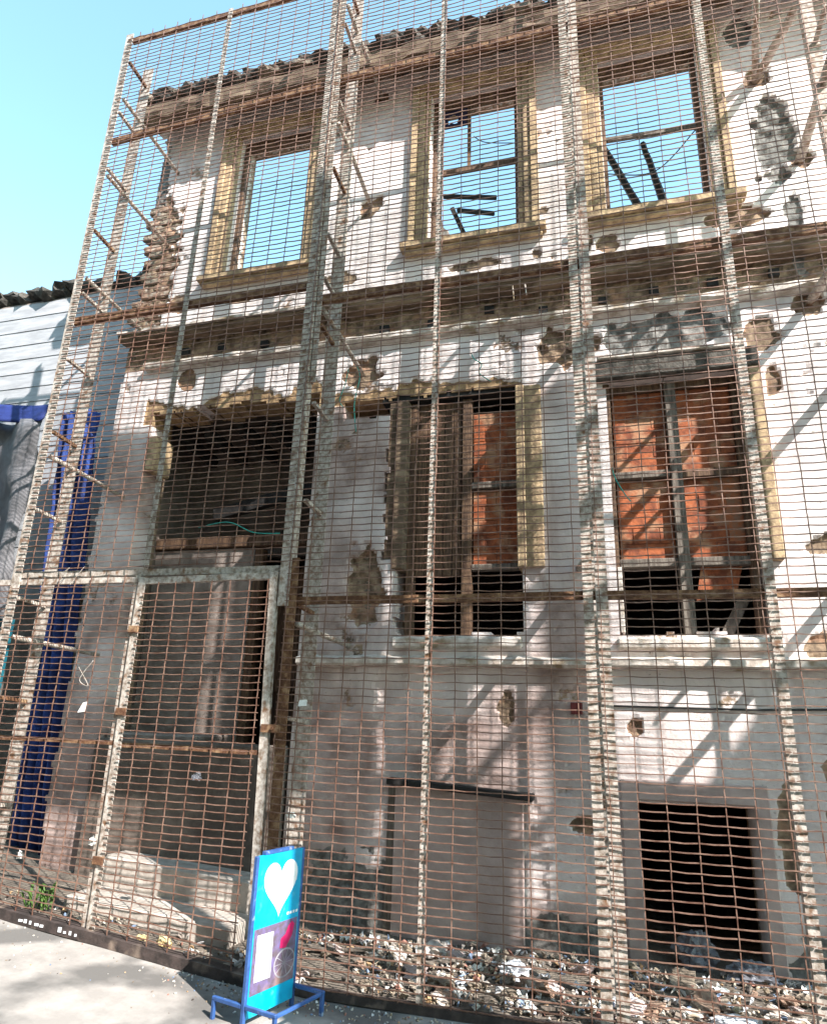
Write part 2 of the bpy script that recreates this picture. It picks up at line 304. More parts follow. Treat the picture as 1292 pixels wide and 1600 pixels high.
def build_wall():
    x0, x1, z0, z1 = -.42, 8.6, -.6, 9.56
    nx = int((x1-x0)/STEP); nz = int((z1-z0)/STEP)
    keep = np.zeros((nz, nx), bool)
    for j in range(nz):
        for i in range(nx): keep[j, i] = cellkeep(x0+(i+.5)*STEP, z0+(j+.5)*STEP)
    V = []; AT = {'damage': [], 'grey': [], 'ochre': [], 'grime_shade': []}
    for j in range(nz+1):
        z = z0 + j*STEP
        for i in range(nx+1):
            x = x0 + i*STEP
            y = YW + .010*n2(x, z, 1.1, 20) + .006*n2(x, z, 5, 21)
            d = {'damage': 0., 'grey': 0.}; dep = 0.
            for cx, cz, rx, rz, dd, kd in DMG:
                if abs(x-cx) < rx*1.6 and abs(z-cz) < rz*1.6:
                    q = 1 - math.hypot((x-cx)/rx, (z-cz)/rz) + .42*n2(x, z, 5.5, cx) + .25*n2(x, z, 14, cz)
                    k = max(0., min(1., q*5))
                    dep = max(dep, k*dd*(.75 + .5*n2(x, z, 9, 3)))
                    if kd in d: d[kd] = max(d[kd], k)
            # random shallow flakes
            fl = max(0., min(1., (n2(x, z, 1.9, 31) + .5*n2(x, z, 6, 32) + .25*n2(x, z, 15, 33) - .50)*9)); dep = max(dep, fl*.018)
            d['damage'] = max(d['damage'], fl*.45)
            # ragged ochre underlayer along the broken lintels
            oc = 0.
            if (.1 < x < 2.5 or 2.5 < x < 4.6) and 4.9 < z < 5.4:
                oc = max(0., min(1., (5.20 + .16*n2(x, z, 3, 40) + .10*n2(x, z, 11, 41) - z - (.10 if x > 2.5 else 0))*12)); dep = max(dep, oc*.03)
            band = 1. if 5.66 < z < 6.06 else 0.
            if band: dep = max(dep, .02 + .03*n2(x, z, 6, 50) + .02*n2(x, z, 16, 51)); d['damage'] = max(d['damage'], .9)
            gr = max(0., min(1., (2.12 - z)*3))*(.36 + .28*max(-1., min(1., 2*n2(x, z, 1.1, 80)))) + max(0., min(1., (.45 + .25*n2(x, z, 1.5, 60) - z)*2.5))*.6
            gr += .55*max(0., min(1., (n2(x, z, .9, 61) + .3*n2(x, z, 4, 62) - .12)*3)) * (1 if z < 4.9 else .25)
            if z < 4.95: gr += (.85 if x < 3.5 else (.38 if x < 5.3 else .15))*max(0., min(1., .6 + 1.4*n2(x, z, 1.3, 70) + .5*n2(x, z, 5, 71)))  # darkens the shaded lower storey, most on the left, besides dirt
            if x > 5.35: gr *= .45  # weaker on the right, so the sunlit patch stays pale
            V.append((x, y + dep, z))
            AT['damage'].append(d['damage']); AT['grey'].append(d['grey']); AT['ochre'].append(oc); AT['grime_shade'].append(min(1., gr))
    F = []
    W = nx + 1
    nb = len(V); back = {}
    def bk(k):
        if k not in back:
            back[k] = len(V); x, y, z = V[k]; V.append((x, YW + .42, z))
            for a in AT: AT[a].append(AT[a][k] if a != 'damage' else max(.55, AT[a][k]))
        return back[k]
    for j in range(nz):
        for i in range(nx):
            if not keep[j, i]: continue
            a, b, c, e = j*W+i, j*W+i+1, (j+1)*W+i+1, (j+1)*W+i
            F.append((a, b, c, e)); F.append((bk(e), bk(c), bk(b), bk(a)))
            if i == 0 or not keep[j, i-1]: F.append((a, e, bk(e), bk(a)))
            if i == nx-1 or not keep[j, i+1]: F.append((c, b, bk(b), bk(c)))
            if j == 0 or not keep[j-1, i]: F.append((b, a, bk(a), bk(b)))
            if j == nz-1 or not keep[j+1, i]: F.append((e, c, bk(c), bk(e)))
    used = sorted({k for f in F for k in f}); mp = {k: i for i, k in enumerate(used)}
    me = bpy.data.meshes.new('facade_wall'); me.from_pydata([V[k] for k in used], [], [tuple(mp[k] for k in f) for f in F])
    for a, vals in AT.items():
        t = me.attributes.new(a, 'FLOAT', 'POINT'); t.data.foreach_set('value', np.array([vals[k] for k in used], dtype=np.float32))
    me.materials.append(M['plaster']); me.update()
    o = bpy.data.objects.new('facade_wall', me); COL.objects.link(o); o.parent = bld; o.matrix_parent_inverse = Matrix.Translation(-BO)
    return o
wall = build_wall()

# rooms behind the front: unlit ground floor under the remaining floor slab, side and back walls
r = MB(); r.box(-.28, 8.5, YW+.43, 6.5, 5.42, 5.60); sub(r, 'floor_slab', M['dark'])
r = MB(); r.box(-.30, -.05, YW+.43, 6.5, -.5, 5.41); sub(r, 'side_wall', M['dark'])
r = MB(); r.box(8.3, 8.55, YW+.43, 6.5, -.5, 5.41); sub(r, 'side_wall', M['dark'])
r = MB(); r.box(-.04, 8.29, 6.3, 6.5, -.5, 5.41); sub(r, 'back_wall', M['dark'])
r = MB(); r.box(-.04, 8.29, YW+.43, 6.29, -.45, -.3); sub(r, 'room_floor', M['dirt'])

# top cornice: stepped brown eaves with a rubble parapet
def rough_strip(name, prof, xa, xb, m, amp=.012, step=.10, seed=0, gaps=None):
    """extrude a (y,z) profile along x with uneven edges"""
    nxs = int((xb-xa)/step)+1; mb = MB(); vs = []; fs = []; n = len(prof)
    for i in range(nxs):
        x = xa + (xb-xa)*i/(nxs-1)
        for k, (y, z) in enumerate(prof):
            a = amp*(.6+.8*((k*37+seed) % 5)/4)
            vs.append((x, y + a*noise.noise(Vector((x*3, k*3.3, seed))) + a*.8*noise.noise(Vector((x*11, k*3.3, seed+9))), z + a*noise.noise(Vector((x*3, k*5.1, seed+4))) + a*.8*noise.noise(Vector((x*12, k*5.1, seed+5)))))
    for i in range(nxs-1):
        for k in range(n): fs.append((i*n+k, i*n+(k+1) % n, (i+1)*n+(k+1) % n, (i+1)*n+k))
    fs += [tuple(range(n))[::-1], tuple(range((nxs-1)*n, nxs*n))]
    mb.add(vs, fs); return sub(mb, name, m)
CB = YW + .001
rough_strip('cornice_fascia', [(CB+.03, 9.38), (YW-.06, 9.37), (YW-.075, 9.42), (CB+.03, 9.44)], -.36, 8.6, M['lip'], .010, seed=1)
rough_strip('cornice_moulding', [(CB+.03, 9.445), (YW-.10, 9.43), (YW-.13, 9.34), (YW-.24, 9.33), (YW-.25, 9.28), (YW-.37, 9.265), (YW-.38, 9.22), (YW-.45, 9.21), (YW-.46, 9.30), (YW-.47, 9.40), (YW-.30, 9.47), (CB+.03, 9.56)], -.42, 8.6, M['soffit'], .030, seed=3)
rnd = random.Random(3)
stones = []
for s in range(6):
    mb = MB(); mb.rock((0,0,0), .15, .17, .085, rnd, sub=1, rough=.30); me = mb.mesh('stone'); me.materials.append(M['darkstone'] if s < 4 else M['stone']); stones.append(me)
x = -.36
while x < 7.6:
    w = rnd.uniform(.7, 1.25)
    for row in range(4):
        top = 10.06 if x < 2.1 else (9.90 if x < 4 else 10.0)
        z = 9.53 + row*.125 + rnd.uniform(-.03, .03)
        if z > top - .05 + .10*noise.noise(Vector((x*1.6, 0, 3))): continue
        o = piece('stone', rnd.choice(stones), bld); o.matrix_parent_inverse = Matrix.Translation(-BO)
        o.location = (x + rnd.uniform(-.06, .06), YW - .34 + .10*row + rnd.uniform(-.05, .05), z); o.scale = (w, 1, rnd.uniform(.75, 1.2)); o.rotation_euler = (rnd.uniform(-.2,.2), rnd.uniform(-.25,.25), rnd.uniform(-.5,.5))
    x += .19*w
mb = MB(); mb.box(-.30, 8.5, YW-.12, YW+.38, 9.57, 9.80); sub(mb, 'parapet_core', M['darkstone'])

# middle cornice between the storeys
rough_strip('cornice_shelf', [(CB+.03, 6.02), (YW-.12, 6.00), (YW-.15, 6.02), (YW-.17, 6.075), (YW-.04, 6.08), (CB+.03, 6.09)], -.33, 8.6, M['soffit'], .014, seed=12)
rough_strip('cornice_lip', [(CB+.03, 6.092), (YW-.17, 6.08), (YW-.20, 6.085), (YW-.20, 6.115), (YW-.04, 6.15), (CB+.03, 6.17)], -.33, 8.6, M['lip'], .010, seed=13)
rough_strip('cornice_shelf', [(CB+.03, 5.60), (YW-.05, 5.61), (YW-.09, 5.64), (YW-.09, 5.69), (CB+.03, 5.73)], .05, 8.6, M['lip'], .018, seed=15)
# sockets of the lost joists: dark pits with stub timbers
rnd = random.Random(11)
for sx in (.55, 1.05, 1.62, 2.45, 3.10, 3.66, 4.28, 4.85, 5.45, 5.95, 6.50, 7.05):
    z = 5.84 + rnd.uniform(-.06, .08); s = rnd.uniform(.035, .06)
    mb = MB(); mb.beam((sx, YW-.015, z), (sx+rnd.uniform(-.02,.02), YW+.30, z), s*2, s*1.7); o = sub(mb, 'joist_stub', M['char'])
# peeled plaster strips hanging from the shelf
for sx, ln in ((4.55,.20),(4.68,.14)):
    mb = MB(); mb.tube([(sx, YW-.16, 6.02), (sx+.01, YW-.165, 6.02-ln*.5), (sx+.015, YW-.17, 6.02-ln)], [.010,.006,.007], 5); sub(mb, 'hanging_strip', M['lip'])

# exposed bricks on the broken left corner
rnd = random.Random(5); bricks = []
for s in range(5):
    mb = MB(); mb.rock((0,0,0), .140, .07, .060, rnd, sub=2, rough=.10, boxy=.95); me = mb.mesh('brick'); me.materials.append(M['brick'] if s < 3 else M['stone']); bricks.append(me)
z = 6.35; row = 0
while z < 8.25:
    t = (z-6.35)/1.9; wdt = .12 + .34*math.sin(math.pi*(t*.85+.1)); x = -.30 + (0 if row % 2 else .10)
    if .2 < t < .7: x += .06
    while x < -.28 + wdt:
        o = piece('brick', rnd.choice(bricks), bld); o.matrix_parent_inverse = Matrix.Translation(-BO)
        o.location = (x + rnd.uniform(-.015,.015), YW + .105 + rnd.uniform(-.02,.012), z + rnd.uniform(-.008,.008)); o.scale = (rnd.uniform(.7,1.1), 1, rnd.uniform(.85,1.05)); o.rotation_euler = (0, rnd.uniform(-.06,.06), rnd.uniform(-.1,.1))
        x += rnd.uniform(.20,.26)
    z += .105; row += 1
# stones in the other big wounds
for cx, cz, rx, rz, nn in ((7.22,7.45,.15,.45,20), (3.02,2.85,.14,.38,12), (5.10,5.33,.2,.18,7)):
    for k in range(nn):
        a = rnd.random()*6.28; q = math.sqrt(rnd.random()); s = rnd.uniform(.28,.62)
        o = piece('stone', stones[4 + k % 2] if cx != 6.0 else stones[k % 4], bld); o.matrix_parent_inverse = Matrix.Translation(-BO)
        o.location = (cx + rx*q*math.cos(a), YW + .10 + rnd.uniform(-.012,.012), cz + rz*q*math.sin(a)); o.scale = (s, .22, s); o.rotation_euler = (0, rnd.uniform(-.6,.6), 0)

# window surrounds of the upper floor
def surround(w, tw=.22, sill=True, m=M['ochre']):
    a, b, c, d = w; mb = MB()
    for (x0, x1, y0) in ((a-tw, a-tw*.62, YW-.075), (a-tw*.62, a-tw*.25, YW-.05), (a-tw*.25, a+.004, YW-.03)):
        mb.box(x0, x1-.001, y0, YW+.05, c+.001, d+ (a-x0)*.62)
        mb.box(a+b-x1+.001, a+b-x0, y0, YW+.05, c+.001, d + (a-x0)*.62)
    for (z0, z1, y0, e) in ((d-.004, d+tw*.16, YW-.032, .0), (d+tw*.16, d+tw*.39, YW-.052, tw*.25), (d+tw*.39, d+tw*.62, YW-.077, tw*.62)):
        mb.box(a-e-.002, b+e+.002, y0, YW+.048, z0, z1-.001)
    o = sub(mb, 'window_surround', m, bevel=.008)
    if sill:
        sb = MB(); sb.box(a-tw-.07, b+tw+.07, YW-.13, YW+.12, c-.11, c-.03); sb.box(a-tw-.03, b+tw+.03, YW-.09, YW+.12, c-.17, c-.112); sb.box(a+.003, b-.003, YW-.10, YW+.40, c-.029, c-.005)
        s = sb.build('sill', m, o, bevel=.01)
    return o
srs = [surround(w) for w in WIN]
# wooden box frames and what is left of the sashes
def frame(w, parent, y=YW+.12, t=.055, m=M['wood'], dep=.09):
    a, b, c, d = w
    for (x0, x1, z0, z1) in ((a+.003, a+t, c+.003, d-.003), (b-t, b-.003, c+.003, d-.003), (a+t+.001, b-t-.001, d-t*2.0, d-.003)):
        mb = MB(); mb.box(x0, x1, y, y+dep, z0, z1); mb.build('frame_bar', m, parent, bevel=.005)
for w, s in zip(WIN, srs): frame(w, s)
def bar(parent, a, b, w=.05, h=.05, m=M['wood'], name='sash_bar'):
    mb = MB(); mb.beam(a, b, w, h); return mb.build(name, m, parent)
yb = YW + .17
bar(srs[1], (3.61, yb, 7.98), (4.57, yb, 7.98), .05, .07); bar(srs[1], (4.01, yb, 8.02), (4.01, yb, 8.95), .03, .04)
# remaining sooty pane with a broken hole
def holed_pane(x0, x1, z0, z1, cx, cz, rr, y):
    n = 20; vs = []; fs = []
    for k in range(n):
        a = 2*math.pi*k/n; dx, dz = math.cos(a), math.sin(a)
        t = min(((x1-cx) if dx > 0 else (cx-x0))/max(abs(dx),1e-6), ((z1-cz) if dz > 0 else (cz-z0))/max(abs(dz),1e-6))
        q = rr*(.75 + .5*random.random())
        for yy in (y, y+.006): vs += [(cx+dx*q, yy, cz+dz*q), (cx+dx*t, yy, cz+dz*t)]
    for k in range(n):
        i, j = k*4, ((k+1) % n)*4
        fs += [(i, i+1, j+1, j), (i+2, j+2, j+3, i+3), (i, j, j+2, i+2)]
    mb = MB(); mb.add(vs, fs); return mb
holed_pane(3.615, 3.99, 8.66, 8.94, 3.80, 8.80, .075, yb).build('pane', M['glass'], srs[1])
bar(srs[2], (5.595, yb, 8.02), (6.545, yb, 7.98), .04, .05, M['greywood'])
# hanging wires in the window holes
def wire_curve(pts, r, m, name, parent, n=5, fine=10):
    P = [Vector(p) for p in pts]; out = []
    for i in range(len(P)-1):
        p0 = P[max(i-1,0)]; p1 = P[i]; p2 = P[i+1]; p3 = P[min(i+2, len(P)-1)]
        for k in range(fine):
            t = k/fine; out.append(.5*((2*p1) + (p2-p0)*t + (2*p0-5*p1+4*p2-p3)*t*t + (3*p1-p0-3*p2+p3)*t**3))
    out.append(P[-1]); mb = MB(); mb.tube(out, r, n)
    return mb.build(name, m, parent, smooth=True)
wire_curve([(5.60, 1.5, 7.62), (6.1, 1.5, 7.55), (6.55, 1.46, 7.98)], .007, M['cable'], 'loose_wire', srs[2])
wire_curve([(4.05, 1.5, 8.55), (4.2, 1.5, 8.42), (4.57, 1.46, 8.28)], .006, M['cable'], 'loose_wire', srs[1])
# a torn white scrap and broken laths in the middle window
mb = MB(); mb.prism([(0,0),(.30,0),(.25,.12),(.20,.16),(.16,.30),(.10,.36),(.06,.52),(0,.55)], (3.60, YW+.22, 6.87), (1,0,0), (0,0,1), (0,1,0), .02); mb.build('torn_board', M['lip'], srs[1])
for a, b in (((3.62,1.75,7.95),(4.25,2.0,8.02)), ((3.80,1.75,7.70),(4.22,2.0,7.78)), ((3.74,1.72,7.72),(3.90,1.74,7.30))):
    bar(srs[1], a, b, .035, .05, M['char'], 'broken_lath')
# charred rafters leaning behind the right window
for k, (a, b, lab) in enumerate((((5.52,2.05,8.75),(6.02,2.0,7.30),'left'), ((6.05,2.05,8.50),(6.26,2.0,7.30),'right'))):
    mb = MB(); n = 9
    pts = [Vector(a).lerp(Vector(b), i/(n-1)) + Vector((.012*noise.noise(Vector((i*1.3,k,0))), 0, 0)) for i in range(n)]
    mb.tube(pts, [.035+.018*(i/(n-1))+.007*noise.noise(Vector((i*2.1,k,5))) for i in range(n)], 5); sub(mb, 'charred_rafter', M['char'])
# plaster stump on the sill of the left window
mb = MB(); rn = random.Random(2); mb.rock((1.03,1.45,6.93), .10, .10, .10, rn); mb.rock((1.16,1.45,6.88), .08, .08, .06, rn); sub(mb, 'plaster_lump', M['lip'])

# ------------------------------------------------------------------ lower windows
ms = MB(); ms.box(4.552, 4.80, YW-.06, YW+.30, 3.02, 4.90); ms.box(4.552, 4.64, YW-.085, YW-.061, 3.02, 4.90)
mw = sub(ms, 'window_surround', M['ochre'], bevel=.01)
mb = MB(); mb.box(3.20, 3.42, YW+.02, YW+.24, 3.05, 4.88); mb.box(3.30, 3.42, YW-.03, YW+.019, 3.05, 4.88); mb.build('jamb', M['soffit'], mw, bevel=.008)
mb = MB(); mb.box(3.10, 4.55, YW+.05, YW+.35, 4.90, 5.02); mb.build('lintel', M['char'], mw, bevel=.01)
for x0, x1, z0, z1 in ((3.98,4.08,2.40,4.89), (4.081,4.551,3.88,3.95), (4.081,4.551,3.04,3.10), (3.421,3.50,2.40,4.89)):
    mb = MB(); mb.box(x0, x1, YW+.10, YW+.20, z0, z1); mb.build('frame_bar', M['greywood'] if z0 > 2.5 else M['wood'], mw, bevel=.006)
mb = MB()
for k in range(5): mb.box(3.505+k*.094, 3.505+k*.094+.088, YW+.14, YW+.165, 3.0, 4.88)
mb.build('shutter', M['wood'], mw, bevel=.004)
def clay_wall(x0, x1, z0, z1, y, parent, bw=.235, bh=.15, skip=lambda x, z: False):
    core = MB(); core.box(x0, x1, y+.008, y+.10, z0, z1); core.build('mortar_bed', M['mortar'], parent)
    z = z0; row = 0; rr = random.Random(int(x0*100+z0*10))
    while z < z1-.03:
        h = min(bh, z1-z)-.003; x = x0 - (bw*.5 if row % 2 else 0)
        while x < x1-.02:
            a = max(x, x0)+.002; b = min(x+bw, x1)-.002
            if b-a > .03 and not skip((a+b)/2, z+h/2):
                d = rr.uniform(-.006, .008); mb = MB(); mb.box(a, b, y+d, y+.06, z+.001, z+h); mb.build('clay_block', M['clay'], parent, bevel=.004)
            x += bw
        z += bh; row += 1
clay_wall(4.09, 4.545, 3.10, 3.875, YW+.145, mw); clay_wall(4.09, 4.545, 3.955, 4.72, YW+.145, mw)
mb = MB(); mb.box(3.34, 4.58, YW-.05, YW+.30, 2.28, 2.385); mb.build('sill', M['lip'], mw, bevel=.02)

rs = MB(); rs.box(6.62, 6.80, YW-.06, YW+.30, 3.02, 4.86); rs.box(6.70, 6.80, YW-.085, YW-.061, 3.02, 4.86)
rw = sub(rs, 'window_surround', M['ochre'], bevel=.01)
mb = MB(); mb.box(5.30, 6.80, YW-.10, YW+.32, 4.861, 5.06); mb.build('lintel', M['darkstone'], rw, bevel=.012)
mb = MB(); mb.box(5.36, 6.66, YW-.13, YW-.03, 5.061, 5.10); mb.build('ledge', M['lip'], rw, bevel=.01)
mb = MB(); mb.box(5.36, 5.465, YW+.02, YW+.22, 2.42, 4.86); mb.build('jamb', M['wood'], rw, bevel=.008)
for x0, x1, z0, z1, mm in ((5.97,6.07,2.36,4.86,'greywood'), (5.466,5.969,3.88,3.95,'greywood'), (6.071,6.62,3.86,3.94,'wood'), (5.466,5.969,3.02,3.10,'greywood'), (6.071,6.62,3.02,3.10,'greywood'), (6.56,6.619,2.42,4.86,'wood'), (5.466,6.62,4.78,4.859,'wood')):
    mb = MB(); mb.box(x0, x1, YW+(.06 if x1-x0 < .12 else .08), YW+.20, z0, z1-.001); mb.build('frame_bar', M[mm], rw, bevel=.006)
clay_wall(5.48, 5.965, 3.10, 3.875, YW+.135, rw); clay_wall(5.48, 5.965, 3.955, 4.78, YW+.135, rw)
clay_wall(6.075, 6.555, 3.10, 3.855, YW+.135, rw, skip=lambda x, z: x > 6.42 and z > 3.25); clay_wall(6.075, 6.555, 3.945, 4.78, YW+.135, rw)
mb = MB(); mb.prism([(0,0),(.34,.08),(.40,.30),(.06,.30)], (6.10, YW+.15, 2.72), (1,0,0), (0,0,1), (0,1,0), .03); mb.build('broken_panel', M['clay'], rw)
mb = MB(); mb.prism([(0,0),(.12,.02),(.30,.36),(.22,.40)], (6.26, YW+.22, 2.40), (1,0,0), (0,0,1), (0,1,0), .03); mb.build('broken_board', M['greywood'], rw)
mb = MB(); mb.box(5.44, 5.478, YW+.0, YW+.16, 2.42, 3.01); mb.build('frame_bar', M['lip'], rw, bevel=.006)
mb = MB(); mb.box(5.40, 6.72, YW-.05, YW+.30, 2.27, 2.375); mb.build('sill', M['lip'], rw, bevel=.02)

# string course, groove cable, low boarded panel, plate
rough_strip('string_course', [(CB+.03, 2.10), (YW-.07, 2.10), (YW-.11, 2.13), (YW-.11, 2.18), (CB+.03, 2.22)], 2.4, 8.6, M['lip'], .012, seed=31)
wire_curve([(5.2, YW-.012, 1.80), (6.0, YW-.014, 1.795), (6.7, YW-.014, 1.80), (8.4, YW-.014, 1.86)], .009, M['cable'], 'wall_cable', bld).matrix_parent_inverse = Matrix.Translation(-BO)
mb = MB(); mb.prism([(0,-.2),(1.12,-.2),(1.13,1.14),(0,1.20)], (3.44, YW-.055, -.12), (1,0,0), (0,0,1), (0,1,0), .05); lp = sub(mb, 'cellar_hatch', M['render'], bevel=.006)
mb = MB(); mb.beam((3.38, YW-.07, 1.11), (4.66, YW-.07, 1.04), .14, .055); mb.build('lintel', M['char'], lp, bevel=.006)
mb = MB(); mb.box(3.37, 3.432, YW-.03, YW+.02, -.2, 1.06); mb.build('jamb', M['greywood'], lp)
mb = MB(); mb.box(4.985, 5.085, YW-.03, YW-.005, 1.72, 1.82); mb.box(4.992, 5.03, YW-.034, YW-.031, 1.73, 1.81); mb.box(5.04, 5.078, YW-.034, YW-.031, 1.73, 1.81); sub(mb, 'wall_plate', M['redtile'], bevel=.003)
# cellar opening lining
mb = MB(); mb.box(5.36, 5.495, YW-.035, YW+.05, -.2, 1.22); mb.box(6.365, 6.47, YW-.035, YW+.05, -.2, 1.22); mb.box(5.496, 6.364, YW-.035, YW+.05, 1.065, 1.22); sub(mb, 'cellar_surround', M['render'], bevel=.01)

# ------------------------------------------------------------------ doorway
YD = 2.05
mb = MB(); mb.box(-.04, 1.32, YD, YD+.12, -.3, 3.55); dw = sub(mb, 'porch_wall', M['porch'])
mb = MB(); mb.box(2.36, 2.48, YW+.43, YD+.12, -.3, 5.4); sub(mb, 'porch_wall', M['porch'])
mb = MB(); mb.box(-.04, 2.35, YD+.5, YD+.62, 3.56, 5.4); sub(mb, 'porch_wall', M['dark'])
dm = MB()
for k in range(4): dm.box(1.50+k*.205, 1.50+k*.205+.197, YD+.32, YD+.36, .35, 3.35)
dr = sub(dm, 'door', M['wood'], bevel=.005)
for z in (.9, 1.9, 2.9):
    mb = MB(); mb.box(1.50, 2.31, YD+.28, YD+.319, z, z+.14); mb.build('ledger', M['wood'], dr, bevel=.004)
mb = MB(); mb.box(1.321, 1.42, YD+.02, YD+.14, .3, 3.55); sub(mb, 'door_post', M['wood'], bevel=.006)
mb = MB(); mb.box(-.04, 2.355, YD-.04, YD+.10, 3.56, 3.70); sub(mb, 'door_lintel', M['wood'], bevel=.008)
for k in range(5):
    mb = MB(); x = .25 + k*.45; mb.beam((x, YW+.45, 5.0-.06*(k % 2)), (x+.05, YD+.5, 4.9), .09, .13); sub(mb, 'ceiling_joist', M['char'])
mb = MB(); mb.beam((.8,YD-.1,3.95),(2.3,YD-.15,4.25), .10, .14); sub(mb, 'fallen_beam', M['char'])
mb = MB(); mb.box(.24, .37, YW-.03, YW+.30, 4.30, 4.74); sub(mb, 'door_pilaster', M['ochre'], bevel=.02)
mb = MB(); mb.box(.23, 2.34, 1.15, 1.30, -.3, 1.36); sub(mb, 'door_parapet', M['dark'], bevel=.02)
mb = MB(); mb.box(.225, 1.30, 1.31, YD-.01, -.3, 1.42); sub(mb, 'porch_bench', M['porch'], bevel=.02)
def step_slab(x0, x1, y0, y1, z0, z1, sl):
    mb = MB(); n = 18; vs = []; fs = []
    for i in range(n+1):
        x = x0 + (x1-x0)*i/n; zz = sl*(x-x0)
        nn = lambda k: .006*noise.noise(Vector((x*5, k, z1*7)))
        vs += [(x, y0+nn(1), z0), (x, y0+nn(2), z1+zz-.02+nn(3)), (x, y0+.02+nn(4), z1+zz+nn(5)), (x, y1, z1+zz), (x, y1, z0)]
    for i in range(n):
        for k in range(5): fs.append((i*5+k, i*5+(k+1) % 5, (i+1)*5+(k+1) % 5, (i+1)*5+k))
    fs += [(4,3,2,1,0), tuple(n*5+k for k in range(5))]; mb.add(vs, fs); return mb
st = step_slab(.80, 2.34, .86, 1.14, -.3, .36, -.06); sub(st, 'door_step', M['step'], bevel=0)
st = step_slab(.78, 2.36, .44, .855, -.3, .115, -.06); sub(st, 'door_step', M['step'], bevel=0)

# ------------------------------------------------------------------ the cage
cage = empty('security_cage', (3.7, 0, 0)); CO = Vector((3.7, 0, 0))
tag(cage, 'tall rusty wire mesh cage on steel posts in front of the ruined house', 'cage')
def csub(mb, name, m, parent=cage, **k):
    o = mb.build(name, m, parent, **k)
    if parent is cage: o.matrix_parent_inverse = Matrix.Translation(-CO)
    return o
PX = dict(A=0.0, m=1.411, B=2.80, C=4.016, D=5.255, E=6.405, F=8.35)
ZT, Z2L, Z2, Z3L, Z3, Z4L, Z4, Z5 = 9.62, 8.03, 8.17, 5.59, 5.425, 2.80, 2.535, 1.36
def angle(x, z0, z1, w=.075, d=.06, t=.010, flip=1, y=.012, x2=None):
    """steel angle section post: a flange in the mesh plane and one going back"""
    xt = x if x2 is None else x2
    prof = [(-w/2*flip, 0), (w/2*flip, 0), (w/2*flip, t), ((-w/2+t)*flip, t), ((-w/2+t)*flip, d), (-w/2*flip, d)]
    mb = MB(); vs = []; n = 6; K = 14
    for k in range(K+1):
        q = k/K; z = z0+(z1-z0)*q; xx = x+(xt-x)*q + .006*noise.noise(Vector((z*.8, x, 0)))
        vs += [(xx+px, y+py+.004*noise.noise(Vector((z*.9, x, 8))), z) for px, py in prof]
    fs = [(k*n+i, k*n+(i+1) % n, (k+1)*n+(i+1) % n, (k+1)*n+i) for k in range(K) for i in range(n)]
    fs += [tuple(range(n))[::-1], tuple(range(K*n, K*n+n))]; mb.add(vs, fs); return mb
csub(angle(PX['A']+.01, gz(0)-.03, ZT+.03, .10, .09), 'post', M['steel'])
csub(angle(PX['m'], Z4L+.05, ZT, .055, .05), 'post', M['steel'])
csub(angle(PX['B']-.02, Z4-.05, ZT+.9, .10, .09, flip=-1), 'post', M['steel'])
csub(angle(PX['B']+.07, Z3-.9, ZT+.9, .05, .05, x2=PX['B']+.06, y=.03), 'post_stiffener', M['steel'])
csub(angle(PX['B']+.075, gz(2.85)-.03, Z4+.35, .085, .08, x2=PX['B']+.05, y=.014), 'post', M['rust'])
csub(angle(PX['C'], gz(4)-.05, ZT+.9, .05, .045), 'post', M['steel'])
csub(angle(PX['D']-.055, gz(5.2)-.05, ZT+.9, .07, .08, flip=-1), 'post', M['steel'])
csub(angle(PX['D']+.040, gz(5.2)-.05, ZT+.9, .085, .08, y=.020), 'post', M['steel'])
csub(angle(PX['E'], gz(6.4)-.05, ZT+.9, .065, .06), 'post', M['steel'])
csub(angle(PX['F'], gz(7.6)-.05, ZT+.9, .09, .09), 'post', M['steel'])
def rail(x0, z0, x1, z1, h=.055, d=.05, y=.085, m='rust', name='rail', parent=cage):
    mb = MB(); K = 12
    P = [Vector((x0+(x1-x0)*k/K, y+.006*noise.noise(Vector((x0+k*.4, z0, 2))), z0+(z1-z0)*k/K+.008*noise.noise(Vector((x0+k*.4, z0, 0))))) for k in range(K+1)]
    vs = []
    for p in P: vs += [p+Vector((0,-d/2,-h/2)), p+Vector((0,-d/2,h/2)), p+Vector((0,-d/2+.009,h/2)), p+Vector((0,-d/2+.009,-h/2+.009)), p+Vector((0,d/2,-h/2+.009)), p+Vector((0,d/2,-h/2))]
    n = 6; fs = [(k*n+i, (k+1)*n+i, (k+1)*n+(i+1) % n, k*n+(i+1) % n) for k in range(K) for i in range(n)]
    fs += [tuple(range(n)), tuple(range(K*n, K*n+n))[::-1]]; mb.add(vs, fs)
    return csub(mb, name, M[m], parent)
rail(PX['A'], ZT, PX['B'], ZT+.0); rail(PX['B'], ZT, PX['F'], ZT)
rail(PX['A'], Z2L, PX['B'], Z2L+.12, h=.07); rail(PX['B'], Z2, PX['F'], Z2, h=.07)
rail(PX['A'], Z3L, PX['B'], Z3L+.02, h=.08); rail(PX['B'], Z3, PX['F'], Z3, h=.085)
rail(PX['A']-.05, Z4L+.02, PX['B'], Z4L+.0, h=.06, y=.07, m='steel'); rail(PX['B'], Z4, PX['F'], Z4, h=.06)
